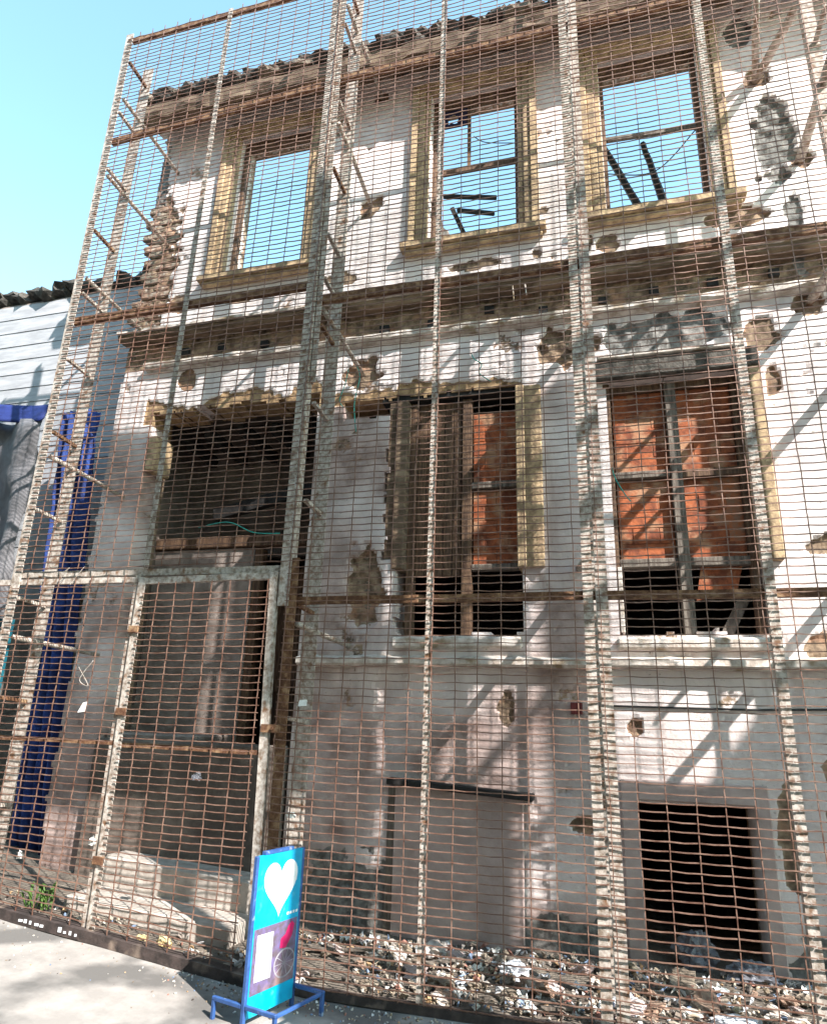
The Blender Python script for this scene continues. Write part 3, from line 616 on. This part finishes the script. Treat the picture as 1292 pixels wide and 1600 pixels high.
# wire mesh, woven: horizontals bulge in front of and behind the uprights
VS, HS = .176, .0567
def mesh_bay(x0, x1, zlo, zhi, name, parent, r=.0046, y0=0.0, seed=0):
    mb = MB(); V = []; F = []
    i0 = math.ceil(x0/VS); i1 = math.floor((x1-1e-6)/VS)
    zs = lambda x: zlo(x) if callable(zlo) else zlo
    def strand(P, rr):
        P = np.asarray(P); b = len(V); K = len(P)
        for p in P:
            pass
        T = np.gradient(P, axis=0); T /= np.linalg.norm(T, axis=1)[:, None]
        S = np.cross(T, (0.0, 1.0, 0.0)); S /= np.linalg.norm(S, axis=1)[:, None]; Q = np.cross(T, S)
        for k in range(4):
            pass
        ring = np.stack([P + rr*(S*math.cos(a)+Q*math.sin(a)) for a in (.785, 2.356, 3.927, 5.498)], 1).reshape(-1, 3)
        V.extend(map(tuple, ring))
        for k in range(K-1):
            q = b+k*4
            F.extend(((q,q+1,q+5,q+4),(q+1,q+2,q+6,q+5),(q+2,q+3,q+7,q+6),(q+3,q,q+4,q+7)))
    for i in range(i0, i1+1):
        x = i*VS + .010*noise.noise(Vector((i*3.1, seed, 0)))
        z = zs(x); P = []; k = 0; ph = random.random()*6
        while z < zhi:
            P.append((x + .009*noise.noise(Vector((i*1.7, z*1.1, seed))) + .004*noise.noise(Vector((i*1.7, z*4, seed+4))), y0 + .0028*(1 if (k+i) % 2 else -1), z)); z += HS; k += 1
        P.append((x, y0, zhi)); strand(P, r)
    z = zs((x0+x1)/2)+.01; k = 0
    zz0 = zs(x0)-zs((x0+x1)/2); zz1 = zs(x1)-zs((x0+x1)/2)
    nlev = int((zhi-z)/HS)
    for k in range(nlev):
        zc = z + k*HS; fade = max(0, 1-k/12.0)
        xsn = [x0] + [i*VS/2 for i in range(math.ceil(2*x0/VS+.01), math.floor(2*x1/VS-.01)+1)] + [x1]
        P = []
        for xx in xsn:
            i2 = round(2*xx/VS); on = (i2 % 2 == 0)
            t = (xx-x0)/(x1-x0); tilt = fade*(zz0*(1-t)+zz1*t)
            P.append((xx, y0 + (-.0032*(1 if ((i2//2)+k) % 2 else -1) if on else 0), zc + tilt + (0 if on else -.0035) + .009*noise.noise(Vector((xx*1.3, k*.45, seed))) + .0035*noise.noise(Vector((xx*5, k*2.3, seed+3)))))
        strand(P, r*(.95+.2*random.random()))
    me = bpy.data.meshes.new(name); me.from_pydata(V, [], F); me.materials.append(M['wire'])
    o = bpy.data.objects.new(name, me); COL.objects.link(o); o.parent = parent; o['kind'] = 'stuff'
    if parent is cage: o.matrix_parent_inverse = Matrix.Translation(-CO)
    return o
ks = ['A','m','B','C','D','E','F']
for n_, (a, b) in enumerate(zip(ks[:-1], ks[1:])):
    lo = (lambda x: Z4L+.05) if b in 'mB' else (lambda x: gz(x)+.01)
    mesh_bay(PX[a]+.004, min(PX[b], 7.62)-.004, lo, ZT, 'wire_panel', cage, seed=n_)
# ladder supports: rear upright, rungs, tie rods into the wall
def ladder(x, z0, z1, rungs, rods, w=.085, mm='steel', rr=.024):
    csub(angle(x, z0, z1, w, .07, y=.41), 'rear_post', M[mm])
    for k, z in enumerate(rungs):
        mb = MB(); mb.beam((x+.015, .075, z+.01), (x+.015, .405, z-.015), .035, .03); csub(mb, 'rung', M['rust'] if k % 3 == 0 else M['steel'])
    for (bx, z) in rods:
        mb = MB(); mb.tube([(x+.02, .10, z+.05), (x+.02, .45, z+.035), (bx, YW+.06, z)], rr, 8); csub(mb, 'tie_rod', M['steel'], smooth=True)
ladder(0.0, gz(0)-.03, 9.55, [9.26,8.47,7.63,6.76,5.95,5.13,4.30,3.47,2.60,1.70,.80], [(.02,8.65),(.02,7.50),(.0,6.1),(.0,4.0),(.02,2.2)], .15)
ladder(2.86, gz(2.8)-.03, 10.6, [9.58,8.97,7.86,6.98,6.17,5.66,5.15,4.33,3.4,2.5,1.6], [(2.91,9.23),(2.84,7.54),(2.86,5.28),(2.9,2.3)], .14)
ladder(5.27, gz(5.2)-.03, 10.6, [9.4,8.6,7.7,6.9,6.1,5.3,4.5,3.6,2.7,1.8,.9], [(5.3,9.2),(5.32,6.56),(5.12,5.33),(5.1,3.0)], .10, rr=.040)
ladder(7.42, gz(7.4)-.03, 10.6, [9.4,8.6,7.7,6.9,6.1,5.3,4.5,3.6,2.7,1.8,.9], [(7.16,8.33),(7.44,7.16),(7.32,5.52),(7.4,4.62),(7.4,3.0)], .11, rr=.044)
# diagonal stays at the right end
mb = MB(); mb.tube([(7.0, .10, 8.75), (7.16, YW+.05, 8.31)], .038, 8); csub(mb, 'tie_rod', M['steel'], smooth=True)
# fixed panel and gate below the left bays
gl = lambda x: gz(x)+.01
mesh_bay(PX['A']+.004, PX['m']-.05, gl, Z4L-.02, 'wire_panel', cage, y0=-.004, seed=21)
mesh_bay(-.95, PX['A']-.02, gl, Z4L-.02, 'wire_panel', cage, y0=.0, seed=23)
gate = rail(PX['m']-.03, Z4L-.075, 2.69, Z4L-.055, h=.055, d=.05, y=.04, m='steel', name='gate')
mesh_bay(PX['m']+.02, 2.66, gl, Z4L-.09, 'wire_panel', gate, y0=-.006, seed=22)
gate.children[0].matrix_parent_inverse = Matrix.Identity(4)
def gsub(mb, name, m): return mb.build(name, m, gate)
gsub(angle(PX['m']+.0, gz(1.45)-.02, Z4L-.05, .07, .05, y=.008, x2=PX['m']-.01), 'stile', M['steel'])
gsub(angle(2.775, gz(2.75)-.01, Z4L-.03, .065, .05, flip=-1, y=.006, x2=2.675), 'stile', M['steel'])
csub(angle(PX['m']-.075, gz(1.35)-.02, Z4L-.0, .05, .05, y=.03), 'post', M['steel'])
rail(PX['m'], Z5, 2.72, Z5-.01, h=.035, d=.04, y=.04, m='rust', name='gate_rail', parent=gate)
rail(-.9, Z5+.02, PX['m']-.05, Z5+.01, h=.035, d=.04, y=.05, m='rust')
rail(-.9, Z4L-.05, PX['m'], Z4L-.06, h=.05, d=.05, y=.045, m='steel')
mb = MB()
xs_ = [-.9, -.3, .2, .55, 1.0, 1.47, 2.0, 2.4, 2.76]
for a, b in zip(xs_[:-1], xs_[1:]): mb.beam((a,.02,gz(a)-.005), (b,.02,gz(b)-.005), .10, .075)
csub(mb, 'bottom_rail', M['darksteel'])
mb = MB()
xs_ = [2.78, 3.4, 4.2, 5.2, 6.4, 7.7]
for a, b in zip(xs_[:-1], xs_[1:]): mb.beam((a,.03,gz(a)-.015), (b,.03,gz(b)-.015), .07, .05)
csub(mb, 'bottom_rail', M['darksteel'])
# hinge plates, latch and wire ties
for x, z in ((1.42,2.3),(1.42,1.62),(1.42,.5)):
    mb = MB(); mb.box(x-.07, x+.03, -.012, .004, z-.03, z+.03); csub(mb, 'hinge', M['rust'], bevel=.004)
mb = MB(); mb.box(2.70, 2.86, -.014, .004, 1.50, 1.56); mb.tube([(2.80,-.03,1.53),(2.80,.03,1.53)], .012, 8); csub(mb, 'latch', M['rust'])
rnd = random.Random(9)
for x, z in ((.55,2.84),(.74,2.80),(1.0,1.93)):
    P = [(x+rnd.uniform(-.10,.10), -.012+rnd.uniform(-.02,.01), z+rnd.uniform(-.13,.13)) for _ in range(4)]
    o = wire_curve(P, .003, M['steel'], 'tie_wire', cage); o.matrix_parent_inverse = Matrix.Translation(-CO)
# white painted marks on the kerb rail
for k in range(9):
    mk = MB()
    x = .78 + k*.052 + (.12 if k > 4 else 0); z = gz(x)-.005
    mk.box(x, x+rnd.uniform(.018,.04), -.034, -.031, z-.016, z+rnd.uniform(.0,.02))
    csub(mk, 'paint_mark', M['white'])

# ------------------------------------------------------------------ sign board
sgx, sgy, sgz = 3.07, -.61, gz(3.0)-.055
sx_, sy_ = 3.19, -.15
ex = Vector((sx_-sgx, sy_-sgy, 0)); SW = ex.length; ex.normalize(); ezv = Vector((0,0,1)); en = ex.cross(ezv)   # en faces the viewer
sign = empty('sign_board', (sgx, sgy, sgz)); tag(sign, 'blue advertising board with a white heart on tube feet in front of the gate', 'sign')
def sg(u, v, n=0.0): return ex*u + ezv*v + en*n
SH, S0 = .90, .06
def spoly(name, poly, n0, n1, m):
    mb = MB(); mb.prism(poly, sg(0,0,n0), ex, ezv, en, n1-n0); return mb.build(name, m, sign)
b = MB(); b.prism([(.02,S0),(SW-.02,S0),(SW-.02,S0+SH),(.02,S0+SH)], sg(0,0,-.012), ex, ezv, en, .024); board = b.build('board', M['cyan'], sign)
for u in (.008, SW-.008):
    mb = MB(); mb.beam(sg(u, .0), sg(u, S0+SH-(.0 if u > .1 else .0)), .026, .026, up=ex); mb.build('frame_tube', M['bluepaint'], sign, bevel=.003)
mb = MB(); mb.beam(sg(.15*SW, S0+SH+.012), sg(.75*SW, S0+SH+.012), .03, .02); mb.build('top_clip', M['bluepaint'], sign)
for u in (.008, SW-.008):   # splayed foot: hoop standing across the board
    mb = MB(); L = .26
    for s in (-1, 1):
        mb.beam(sg(u, .13, s*.016), sg(u, .13, s*L), .024, .024); mb.beam(sg(u, .13, s*(L-.012)), sg(u, .0, s*(L-.012)), .024, .024, up=ex)
    mb.build('foot', M['bluepaint'], sign, bevel=.003)
mb = MB(); mb.beam(sg(.02, .125, .245), sg(SW-.02, .125, .245), .02, .02); mb.build('stretcher', M['bluepaint'], sign, bevel=.003)
hp = []
for k in range(40):
    t = 2*math.pi*k/40; hp.append((16*math.sin(t)**3, 13*math.cos(t)-5*math.cos(2*t)-2*math.cos(3*t)-math.cos(4*t)))
hp = [(SW*.52 + .0110*a*SW/.5, S0+SH*.785 + .0115*b_) for a, b_ in hp]
def hit(p): return p
heart = spoly('heart', hp, .0125, .0145, M['white'])
spoly('heart_tip', [(SW*.74, S0+SH*.83), (SW*.86, S0+SH*.80), (SW*.86, S0+SH*.785), (SW*.72, S0+SH*.77)], .0127, .0149, M['white'])
spoly('photo_print', [(.03,S0+.13*SH),(SW-.03,S0+.13*SH),(SW-.03,S0+.53*SH),(.03,S0+.53*SH)], .0125, .0145, M['posterdark'])
spoly('white_notice', [(.06,S0+.205*SH),(SW*.44,S0+.20*SH),(SW*.44,S0+.485*SH),(.06,S0+.49*SH)], .0150, .0165, M['white'])
spoly('pink_figure', [(SW*.60,S0+.36*SH),(SW*.72,S0+.35*SH),(SW*.84,S0+.42*SH),(SW*.88,S0+.49*SH),(SW*.82,S0+.515*SH),(SW*.75,S0+.49*SH),(SW*.70,S0+.44*SH),(SW*.61,S0+.42*SH)], .0150, .0165, M['pink'])
ring = MB()
for k in range(24):
    a0, a1 = 2*math.pi*k/24, 2*math.pi*(k+1)/24; cu, cv = SW*.72, S0+.255*SH
    ring.prism([(cu+.105*math.cos(a0), cv+.085*math.sin(a0)), (cu+.105*math.cos(a1), cv+.085*math.sin(a1)), (cu+.095*math.cos(a1), cv+.075*math.sin(a1)), (cu+.095*math.cos(a0), cv+.075*math.sin(a0))], sg(0,0,.0150), ex, ezv, en, .0012)
for k in range(5):
    a0 = math.pi*k/5; cu, cv = SW*.72, S0+.255*SH
    ring.beam(sg(cu+.095*math.cos(a0), cv+.075*math.sin(a0), .0155), sg(cu-.095*math.cos(a0), cv-.075*math.sin(a0), .0155), .004, .001, up=en)
ring.build('wheel_print', M['posterline'], sign)
for k in range(4):
    u = SW*.70 + k*.030; spoly('lettering', [(u,S0+.565*SH),(u+.018,S0+.565*SH),(u+.02,S0+.582*SH),(u+.002,S0+.582*SH)], .0127, .0145, M['white'])

# ------------------------------------------------------------------ left neighbours
nb = empty('neighbour_house', (-5, 2.2, 0)); NO = Vector((-5, 2.2, 0))
tag(nb, 'neighbouring house clad in pale horizontal boards at the left edge', 'house')
def nsub(mb, name, m, **k):
    o = mb.build(name, m, nb, **k); o.matrix_parent_inverse = Matrix.Translation(-NO); return o
mb = MB(); mb.box(-12, -.55, 2.26, 9, -1, 7.78); nsub(mb, 'wall', M['porch'])
z = 3.0; k = 0
while z < 7.72:
    mb = MB(); mb.add([(-12,2.236,z),(-.52,2.236,z),(-.52,2.245,z+.245),(-12,2.245,z+.245),(-12,2.258,z),(-.52,2.258,z),(-.52,2.258,z+.245),(-12,2.258,z+.245)], [(0,1,2,3),(0,4,5,1),(3,2,6,7),(1,5,6,2),(0,3,7,4)]); nsub(mb, 'board', M['siding']); z += .25; k += 1
rnd = random.Random(21); x = -6.5
while x < -.6:
    o = piece('stone', rnd.choice(stones[:4]), nb); o.matrix_parent_inverse = Matrix.Translation(-NO)
    o.location = (x, 2.30+rnd.uniform(-.05,.1), 7.90+rnd.uniform(-.05,.05)); o.scale = (1.3, 1.1, 1.25); o.rotation_euler = (0, rnd.uniform(-.3,.3), rnd.uniform(-.4,.4)); x += .24
def cloth(name, P00, P10, P01, P11, m, amp, nx, nz, freq, label, cat, sag=0.0, thick=.012, axis=(0,-1,0)):
    P00, P10, P01, P11 = map(Vector, (P00, P10, P01, P11)); ax = Vector(axis); v = []; f = []
    for j in range(nz+1):
        t = j/nz
        for i in range(nx+1):
            s = i/nx; p = P00.lerp(P10, s).lerp(P01.lerp(P11, s), t)
            w = amp*(math.sin(s*freq + 1.5*noise.noise(Vector((s*3, t*2, 1)))) + .9*noise.noise(Vector((s*7, t*4, 2))) + .5*noise.noise(Vector((s*9, t*22, 4))))
            v.append(p + ax*w - Vector((0,0,sag*math.sin(math.pi*s)*(1-t))))
    f = [(j*(nx+1)+i, j*(nx+1)+i+1, (j+1)*(nx+1)+i+1, (j+1)*(nx+1)+i) for j in range(nz) for i in range(nx)]
    mb = MB(); mb.add(v, f); o = mb.build(name, m, smooth=True); sm = o.modifiers.new('thick', 'SOLIDIFY'); sm.thickness = thick
    tag(o, label, cat); return o
cloth('tarpaulin', (-1.12,1.75,.2), (-.50,1.62,.1), (-1.60,1.75,5.45), (-.98,1.65,5.40), M['blue'], .07, 60, 40, 24, 'blue tarpaulin hanging in folds behind the left end of the cage', 'tarpaulin')
cloth('awning', (-4.2,1.22,5.30), (-1.45,1.30,5.13), (-4.2,1.35,5.62), (-1.45,1.42,5.42), M['navy'], .03, 24, 6, 20, 'navy blue awning strip at the left edge above the grey sheet', 'awning')
cloth('dust_sheet', (-3.6,1.25,3.0), (-1.35,1.30,2.6), (-4.1,1.35,5.40), (-1.5,1.40,5.18), M['greycloth'], .10, 30, 20, 15, 'grey dust sheet hanging below the navy awning at the left edge', 'sheet')
mb = MB()
for k in range(8): mb.box(-3.6+k*.26, -3.6+k*.26+.25, 1.50, 1.53, .1, 2.7)
mb.box(-3.6, -1.53, 1.535, 1.58, .2, 2.65); tag(mb.build('hoarding', M['teal']), 'teal boarded hoarding low at the left edge', 'hoarding')

# ------------------------------------------------------------------ unseen blocker added and shaped to shade the lower storey (stands right of and behind the viewer)
op = empty('shade_blocker', (12, -4, 0)); OO = Vector((12, -4, 0)); tag(op, 'unseen added blocker of walls and braces, shaped to cast the shade on the lower storey', 'house')
DY = YW + 4.0; SXo, SZo = 1.5*DY, 1.65*DY
def ob(xa, xb, ztop, zbot=-.15, name='shade_pier', d=.14):
    mb = MB(); mb.box(xa+SXo, xb+SXo, -4-d, -4, max(-.2, zbot+SZo), ztop+SZo); o = mb.build(name, M['render'], op); o.matrix_parent_inverse = Matrix.Translation(-OO)
ob(1.0, 7.6, -2.15, -10., name='shade_base'); ob(1.0, 2.05, 4.80); ob(2.46, 3.25, 4.85); ob(4.97, 5.20, 4.98); ob(-.35, .99, 4.85, .85, name='shade_bay') 
ob(5.21, 6.05, 1.18, name='shade_infill')
def oplate(poly, name):
    mb = MB(); mb.prism(poly, (SXo, -4.14, SZo), (1,0,0), (0,0,1), (0,1,0), .14); o = mb.build(name, M['render'], op); o.matrix_parent_inverse = Matrix.Translation(-OO)
oplate([(3.71,-.15),(4.43,-.15),(4.43,1.00),(3.84,1.04),(3.84,1.46),(4.22,2.10),(4.12,2.32),(4.12,4.75),(3.71,4.75)], 'shade_pier')
for xa, za, xb, zb, w in ((4.98,2.08,4.0,1.0,.11), (4.98,3.12,4.05,2.1,.14), (4.98,4.28,4.05,3.26,.14), (4.98,3.72,4.05,2.70,.08), (4.98,4.9,4.05,3.9,.12), (4.98,1.10,4.4,.46,.12), (4.98,.40,4.4,-.24,.10),
                         (3.73,4.4,3.2,3.8,.16), (3.73,3.7,3.2,3.1,.12), (3.73,2.9,3.2,2.3,.18), (3.73,2.2,3.2,1.6,.12), (3.73,1.55,3.2,.95,.16), (3.73,.8,3.2,.2,.14),
                         (2.48,3.9,2.0,3.35,.14), (2.48,2.6,2.0,2.05,.14)):
    mb = MB(); mb.beam((xa+SXo, -4.06, za+SZo), (xb+SXo, -4.06, zb+SZo), w, .05, up=(0,1,0)); o = mb.build('shade_brace', M['render'], op); o.matrix_parent_inverse = Matrix.Translation(-OO)
mb = MB(); mb.prism([(6.05,-.15),(7.6,-.15),(7.6,2.10),(6.70,2.05),(6.05,1.20)], (SXo, -4.14, SZo), (1,0,0), (0,0,1), (0,1,0), .14); o = mb.build('shade_gable', M['render'], op); o.matrix_parent_inverse = Matrix.Translation(-OO)
for xv in (1.1, 2.7, 4.9, 6.4, 7.45): ob(xv, xv+.08, -.16, -2.14, name='shade_column')
for zz in (1.5, 4.2): 
    mb = MB(); mb.box(.9+SXo, 7.4+SXo, -8, -4.15, zz-.2, zz); o = mb.build('floor_slab', M['render'], op); o.matrix_parent_inverse = Matrix.Translation(-OO)  # slabs of the added blocker, out of view

# unseen row of houses added behind the viewer to cut sky light
row = empty('sky_block_terrace', (0, -7.6, 0)); RO = Vector((0, -7.6, 0)); tag(row, 'unseen terrace of houses added across the street to block sky light', 'terrace')
def rsub(mb, name, m):
    o = mb.build(name, m, row); o.matrix_parent_inverse = Matrix.Translation(-RO); return o
for k in range(6):
    x0 = -25 + k*5.6; hh = (12.6, 13.0, 12.4, 12.9, 12.5, 12.2)[k]
    mb = MB(); mb.box(x0, x0+5.58, -13, -7.6, -.4, hh); mb.box(x0, x0+5.58, -7.58, -7.35, hh-.3, hh-.02); rsub(mb, 'house_wall', M['terrace'])
    for c_ in range(3):
        for r_ in range(3):
            mb = MB(); mb.box(x0+.6+c_*1.7, x0+1.6+c_*1.7, -7.59, -7.52, 1.2+r_*3.4, 2.9+r_*3.4); rsub(mb, 'window', M['glass'])

# ------------------------------------------------------------------ litter
rnd = random.Random(33)
cols = [(.70,.69,.68),(.60,.57,.52),(.36,.30,.24),(.22,.17,.13),(.12,.10,.09),(.45,.36,.26),(.60,.59,.60),(.28,.23,.20),(.50,.31,.17),(.36,.17,.13),(.20,.27,.40),(.50,.46,.42),(.28,.22,.16),(.62,.56,.48),(.32,.27,.22),(.19,.15,.12),(.42,.37,.33)]
lit = MB()
for k in range(4200):
    x = rnd.uniform(2.5, 7.7) if rnd.random() < .86 else rnd.uniform(.1, 2.5); y = rnd.uniform(.07, 1.18)
    if x < 2.5 and y > .42: continue
    if x > 2.5 and noise.noise(Vector((x*1.4, y*2.2, 9))) + .35*rnd.random() < -.02: continue
    z = yard_z(x, y) + rnd.uniform(0, .03); s = rnd.uniform(.006, .022)*(1.15 if x > 2.5 else .8); c = rnd.choice(cols); t = rnd.random()
    if t < .72: lit.rock((x,y,z), s, s*rnd.uniform(.5,1.2), s*rnd.uniform(.3,.8), rnd, rnd.uniform(0,3), c, sub=(1 if s > .022 else 0), rough=.55)
    else:
        d1 = Vector((rnd.uniform(-1,1), rnd.uniform(-1,1), rnd.uniform(-.5,.7))).normalized()*s*1.6; d2 = Vector((rnd.uniform(-1,1), rnd.uniform(-1,1), rnd.uniform(-.5,.8))).normalized()*s*1.3; p = Vector((x,y,z+.012))
        nrm = d1.cross(d2).normalized()*.003
        q = [p-d1-d2, p+d1-d2*.7, p+d1*.8+d2, p-d1*.9+d2*.8]
        lit.add([*q, *[w+nrm for w in q], p+nrm*6+Vector((0,0,s*.5))], [(0,1,2,3),(4,5,8),(5,6,8),(6,7,8),(7,4,8),(0,4,5,1),(1,5,6,2),(2,6,7,3),(3,7,4,0)], c)
for k in range(420):
    x = rnd.uniform(2.2, 5.2); y = -.03 - abs(rnd.gauss(0, .16)); s = rnd.uniform(.004, .013)
    lit.rock((x, y, pav_z(x, y)+.002), s, s, s*.6, rnd, rnd.uniform(0,3), rnd.choice(cols), sub=0, rough=.5)
for k in range(150):
    x = rnd.uniform(-.2, 3.0); y = -.04 - abs(rnd.gauss(0, .3)); s = rnd.uniform(.003, .009)
    lit.rock((x, y, pav_z(x, y)+.002), s, s, s*.6, rnd, rnd.uniform(0,3), rnd.choice(cols), sub=0, rough=.5)
tag(lit.build('litter', M['litter']), 'strewn litter and broken plaster along the foot of the ruined house', 'litter', kind='stuff')
rr = random.Random(77); chunk = []
for k in range(8):
    mb = MB(); sub_ = 2; mb.rock((0,0,0), .09, .06, .035, rr, sub=2, rough=.34, boxy=.85); me = mb.mesh('chunk'); me.materials.append((M['lip'], M['render'], M['brick'], M['stone'])[k % 4]); chunk.append(me)
def place(x): return 'right of the sign board' if x < 3.5 else 'below the cellar hatch' if x < 4.7 else 'around the double post' if x < 5.5 else 'in front of the cellar opening' if x < 6.4 else 'near the right edge'
KN = ['limewashed plaster', 'grey cement', 'red brick', 'brown stone']
for k in range(84):
    x = rr.uniform(2.7, 7.4); y = rr.uniform(.1, 1.1); j = rr.randrange(8); o = bpy.data.objects.new('rubble_chunk', chunk[j]); COL.objects.link(o)
    o.location = (x, y, yard_z(x, y)+.025); s_ = rr.uniform(.3, 1.0)**1.0 * (1.5 if rr.random() < .2 else 1); o.scale = (s_, s_, s_); o.rotation_euler = (rr.uniform(-.4,.4), rr.uniform(-.4,.4), rr.uniform(0,6))
    tag(o, ('large' if s_ > .9 else 'small') + ' chunk of ' + KN[j % 4] + ' in the litter ' + place(x), 'rubble', 'chunks of ' + KN[j % 4] + ' in the litter')
for k in range(34):
    x = rr.uniform(2.7, 7.4); y = rr.uniform(.08, 1.0); n = 5; w, h = rr.uniform(.05,.13), rr.uniform(.04,.09); a = rr.uniform(0,6.28); v = []
    for j in range(n):
        for i in range(n):
            u, t = (i/(n-1)-.5)*w, (j/(n-1)-.5)*h
            v.append((x+u*math.cos(a)-t*math.sin(a), y+u*math.sin(a)+t*math.cos(a), yard_z(x,y)+.035+.05*noise.noise(Vector((i*.9,j*.9,k*3.1)))+.3*u*math.sin(k)))
    mb = MB(); mb.add(v, [(j*n+i, j*n+i+1, (j+1)*n+i+1, (j+1)*n+i) for j in range(n-1) for i in range(n-1)]); o = mb.build('paper_scrap', M['plastic'] if k % 2 else M['paper'])
    o.modifiers.new('thick','SOLIDIFY').thickness = .002; tag(o, 'crumpled white %s scrap in the litter %s' % ('plastic' if k % 2 else 'paper', place(x)), 'scrap', 'white %s scraps in the litter' % ('plastic' if k % 2 else 'paper'))
for k in range(9):
    x = rr.uniform(2.9, 7.0); y = rr.uniform(.15, .9); a = rr.uniform(-.9,.9); L = rr.uniform(.12,.3); mb = MB(); z = yard_z(x,y)+.03
    mb.beam((x-L*math.cos(a), y-L*.5*math.sin(a), z), (x+L*math.cos(a), y+L*.5*math.sin(a), z+rr.uniform(0,.05)), .035, .018); tag(mb.build('lath_scrap', M['greywood']), 'broken grey lath in the litter ' + place(x), 'lath', 'broken laths in the litter')
def bag(name, x, y, z, sx, sy, sz, m, label, cat, seed, grp=None):
    rr = random.Random(seed); mb = MB(); vs, fs = ROCK[3]; off = Vector((seed*3.7, seed*1.3, 0)); out = []
    for p in vs:
        q = Vector(p); k = .95 + .45*noise.noise(q*1.6+off) - .42*abs(noise.noise(q*2.7+off)) + .25*abs(noise.noise(q*6+off)) + .10*noise.noise(q*13+off)
        zq = q.z*k*sz
        out.append((x+q.x*k*sx, y+q.y*k*sy, z+max(zq, -sz*.45)))
    mb.add(out, fs); o = mb.build(name, m); tag(o, label, cat, grp); return o
yz = yard_z
bag('plastic_bag', 5.86, 1.36, -.04, .15, .12, .17, M['greyplastic'], 'crumpled grey plastic bag slumped in the dark cellar opening', 'bag', 1)
bag('plastic_bag', 6.20, 1.12, -.06, .18, .11, .09, M['greyplastic'], 'flat grey plastic bag at the right foot of the cellar opening', 'bag', 2)
bag('plastic_bag', 5.30, .45, yz(5.3,.45)+.03, .15, .11, .06, M['plastic'], 'white plastic bag in the litter below the double post', 'bag', 3)
bag('plastic_bag', 5.95, .25, yz(5.95,.25)+.03, .17, .10, .05, M['plastic'], 'white plastic bag in the litter in front of the cellar opening', 'bag', 4)
bag('plastic_bag', 4.55, .70, yz(4.55,.7)+.03, .11, .10, .07, M['plastic'], 'white plastic bag in the litter below the boarded cellar hatch', 'bag', 5)
bag('plastic_bag', 6.65, .5, yz(6.65,.5)+.04, .10, .09, .11, M['plastic'], 'white plastic bag standing in the litter near the right edge', 'bag', 6)
bag('foam_lump', 1.98, .14, yz(1.98,.14)+.04, .065, .05, .06, M['foam'], 'yellowed foam lump on the ground behind the gate', 'foam', 7)
bag('foam_lump', 1.76, .18, yz(1.76,.18)+.02, .04, .035, .03, M['foam'], 'small yellowed foam scrap left of the bigger lump behind the gate', 'foam', 8)
bag('plastic_cup', 2.17, .02, 1.14, .045, .03, .042, M['greyplastic'], 'crushed clear plastic cup stuck in the gate mesh', 'cup', 9)
bag('paper_scrap', 1.30, .02, .62, .035, .02, .04, M['paper'], 'crumpled white paper wad stuck beside the gate hinge post', 'paper', 10)
bag('paper_scrap', .63, .02, .47, .022, .02, .04, M['paper'], 'crumpled white paper wad stuck in the mesh at the lower left edge', 'paper', 11)
bag('paper_scrap', 3.0, .02, .92, .035, .02, .03, M['paper'], 'crumpled white paper wad stuck in the mesh right of the rusty gate post', 'paper', 12)
def card(x, z, w, h, label, name='paper_scrap', y=-.012, sk=.1):
    mb = MB(); mb.prism([(0,0),(w,.1*h),(w*1.02,h),(w*sk,h*.92)], (x, y, z), (1,0,0), (0,.08,1), (0,-1,0), .004); tag(mb.build(name, M['paper']), label, 'paper')
card(3.00, 1.70, .07, .05, 'small white card caught in the mesh beside the rusty gate post'); card(.98, 1.60, .07, .09, 'torn white paper triangle caught in the fixed panel left of the gate', sk=.5)
# weed
wd = empty('weed', (.72, .22, gz(.7))); tag(wd, 'small green weed growing behind the mesh at the lower left', 'weed')
rr = random.Random(4)
for k in range(16):
    a = rr.uniform(0, 6.28); L = rr.uniform(.10, .22); d = Vector((math.cos(a), .5*math.sin(a), 0)); w = Vector((-d.y, d.x, 0)).normalized()*rr.uniform(.012,.022); b0 = Vector((rr.uniform(-.12,.12), rr.uniform(-.05,.05), 0))
    p1 = b0 + d*L*.4 + Vector((0,0,L*.8)); p2 = b0 + d*L*.95 + Vector((0,0,L*.85)); mb = MB(); up = Vector((0,0,.003))
    mb.add([b0-w*.3, b0+w*.3, p1+w, p1-w, p2, b0-w*.3+up, b0+w*.3+up, p1+w+up, p1-w+up, p2+up], [(0,1,2,3),(3,2,4),(6,5,8,7),(7,8,9)]); mb.build('leaf', M['leaf'], wd)
# green cords knotted to the mesh
def cord(pts, label):
    o = wire_curve(pts, .0045, M['cord'], 'cord', None); tag(o, label, 'cord')
cord([(3.22,.01,4.60),(3.20,0,4.45),(3.16,0,4.30),(3.20,0,4.22)], 'left strand of green cord hanging in the mesh right of the ladder post')
cord([(3.30,.01,4.62),(3.335,0,4.5),(3.30,0,4.25),(3.33,0,3.98)], 'longer right strand of green cord hanging in the mesh right of the ladder post')
cord([(4.33,.01,4.62),(4.36,-.01,4.55),(4.42,0,4.50),(4.40,0,4.42),(4.5,0,4.33)], 'green cord knotted in the mesh over the bricked middle window')
cord([(5.42,.01,3.50),(5.44,-.01,3.40),(5.50,0,3.28),(5.54,0,3.22)], 'thin green cord hanging beside the right brick filled window')
cord([(1.9,.01,3.19),(2.2,-.01,3.22),(2.45,0,3.12),(2.70,0,3.10)], 'green cord strung across the mesh above the gate')
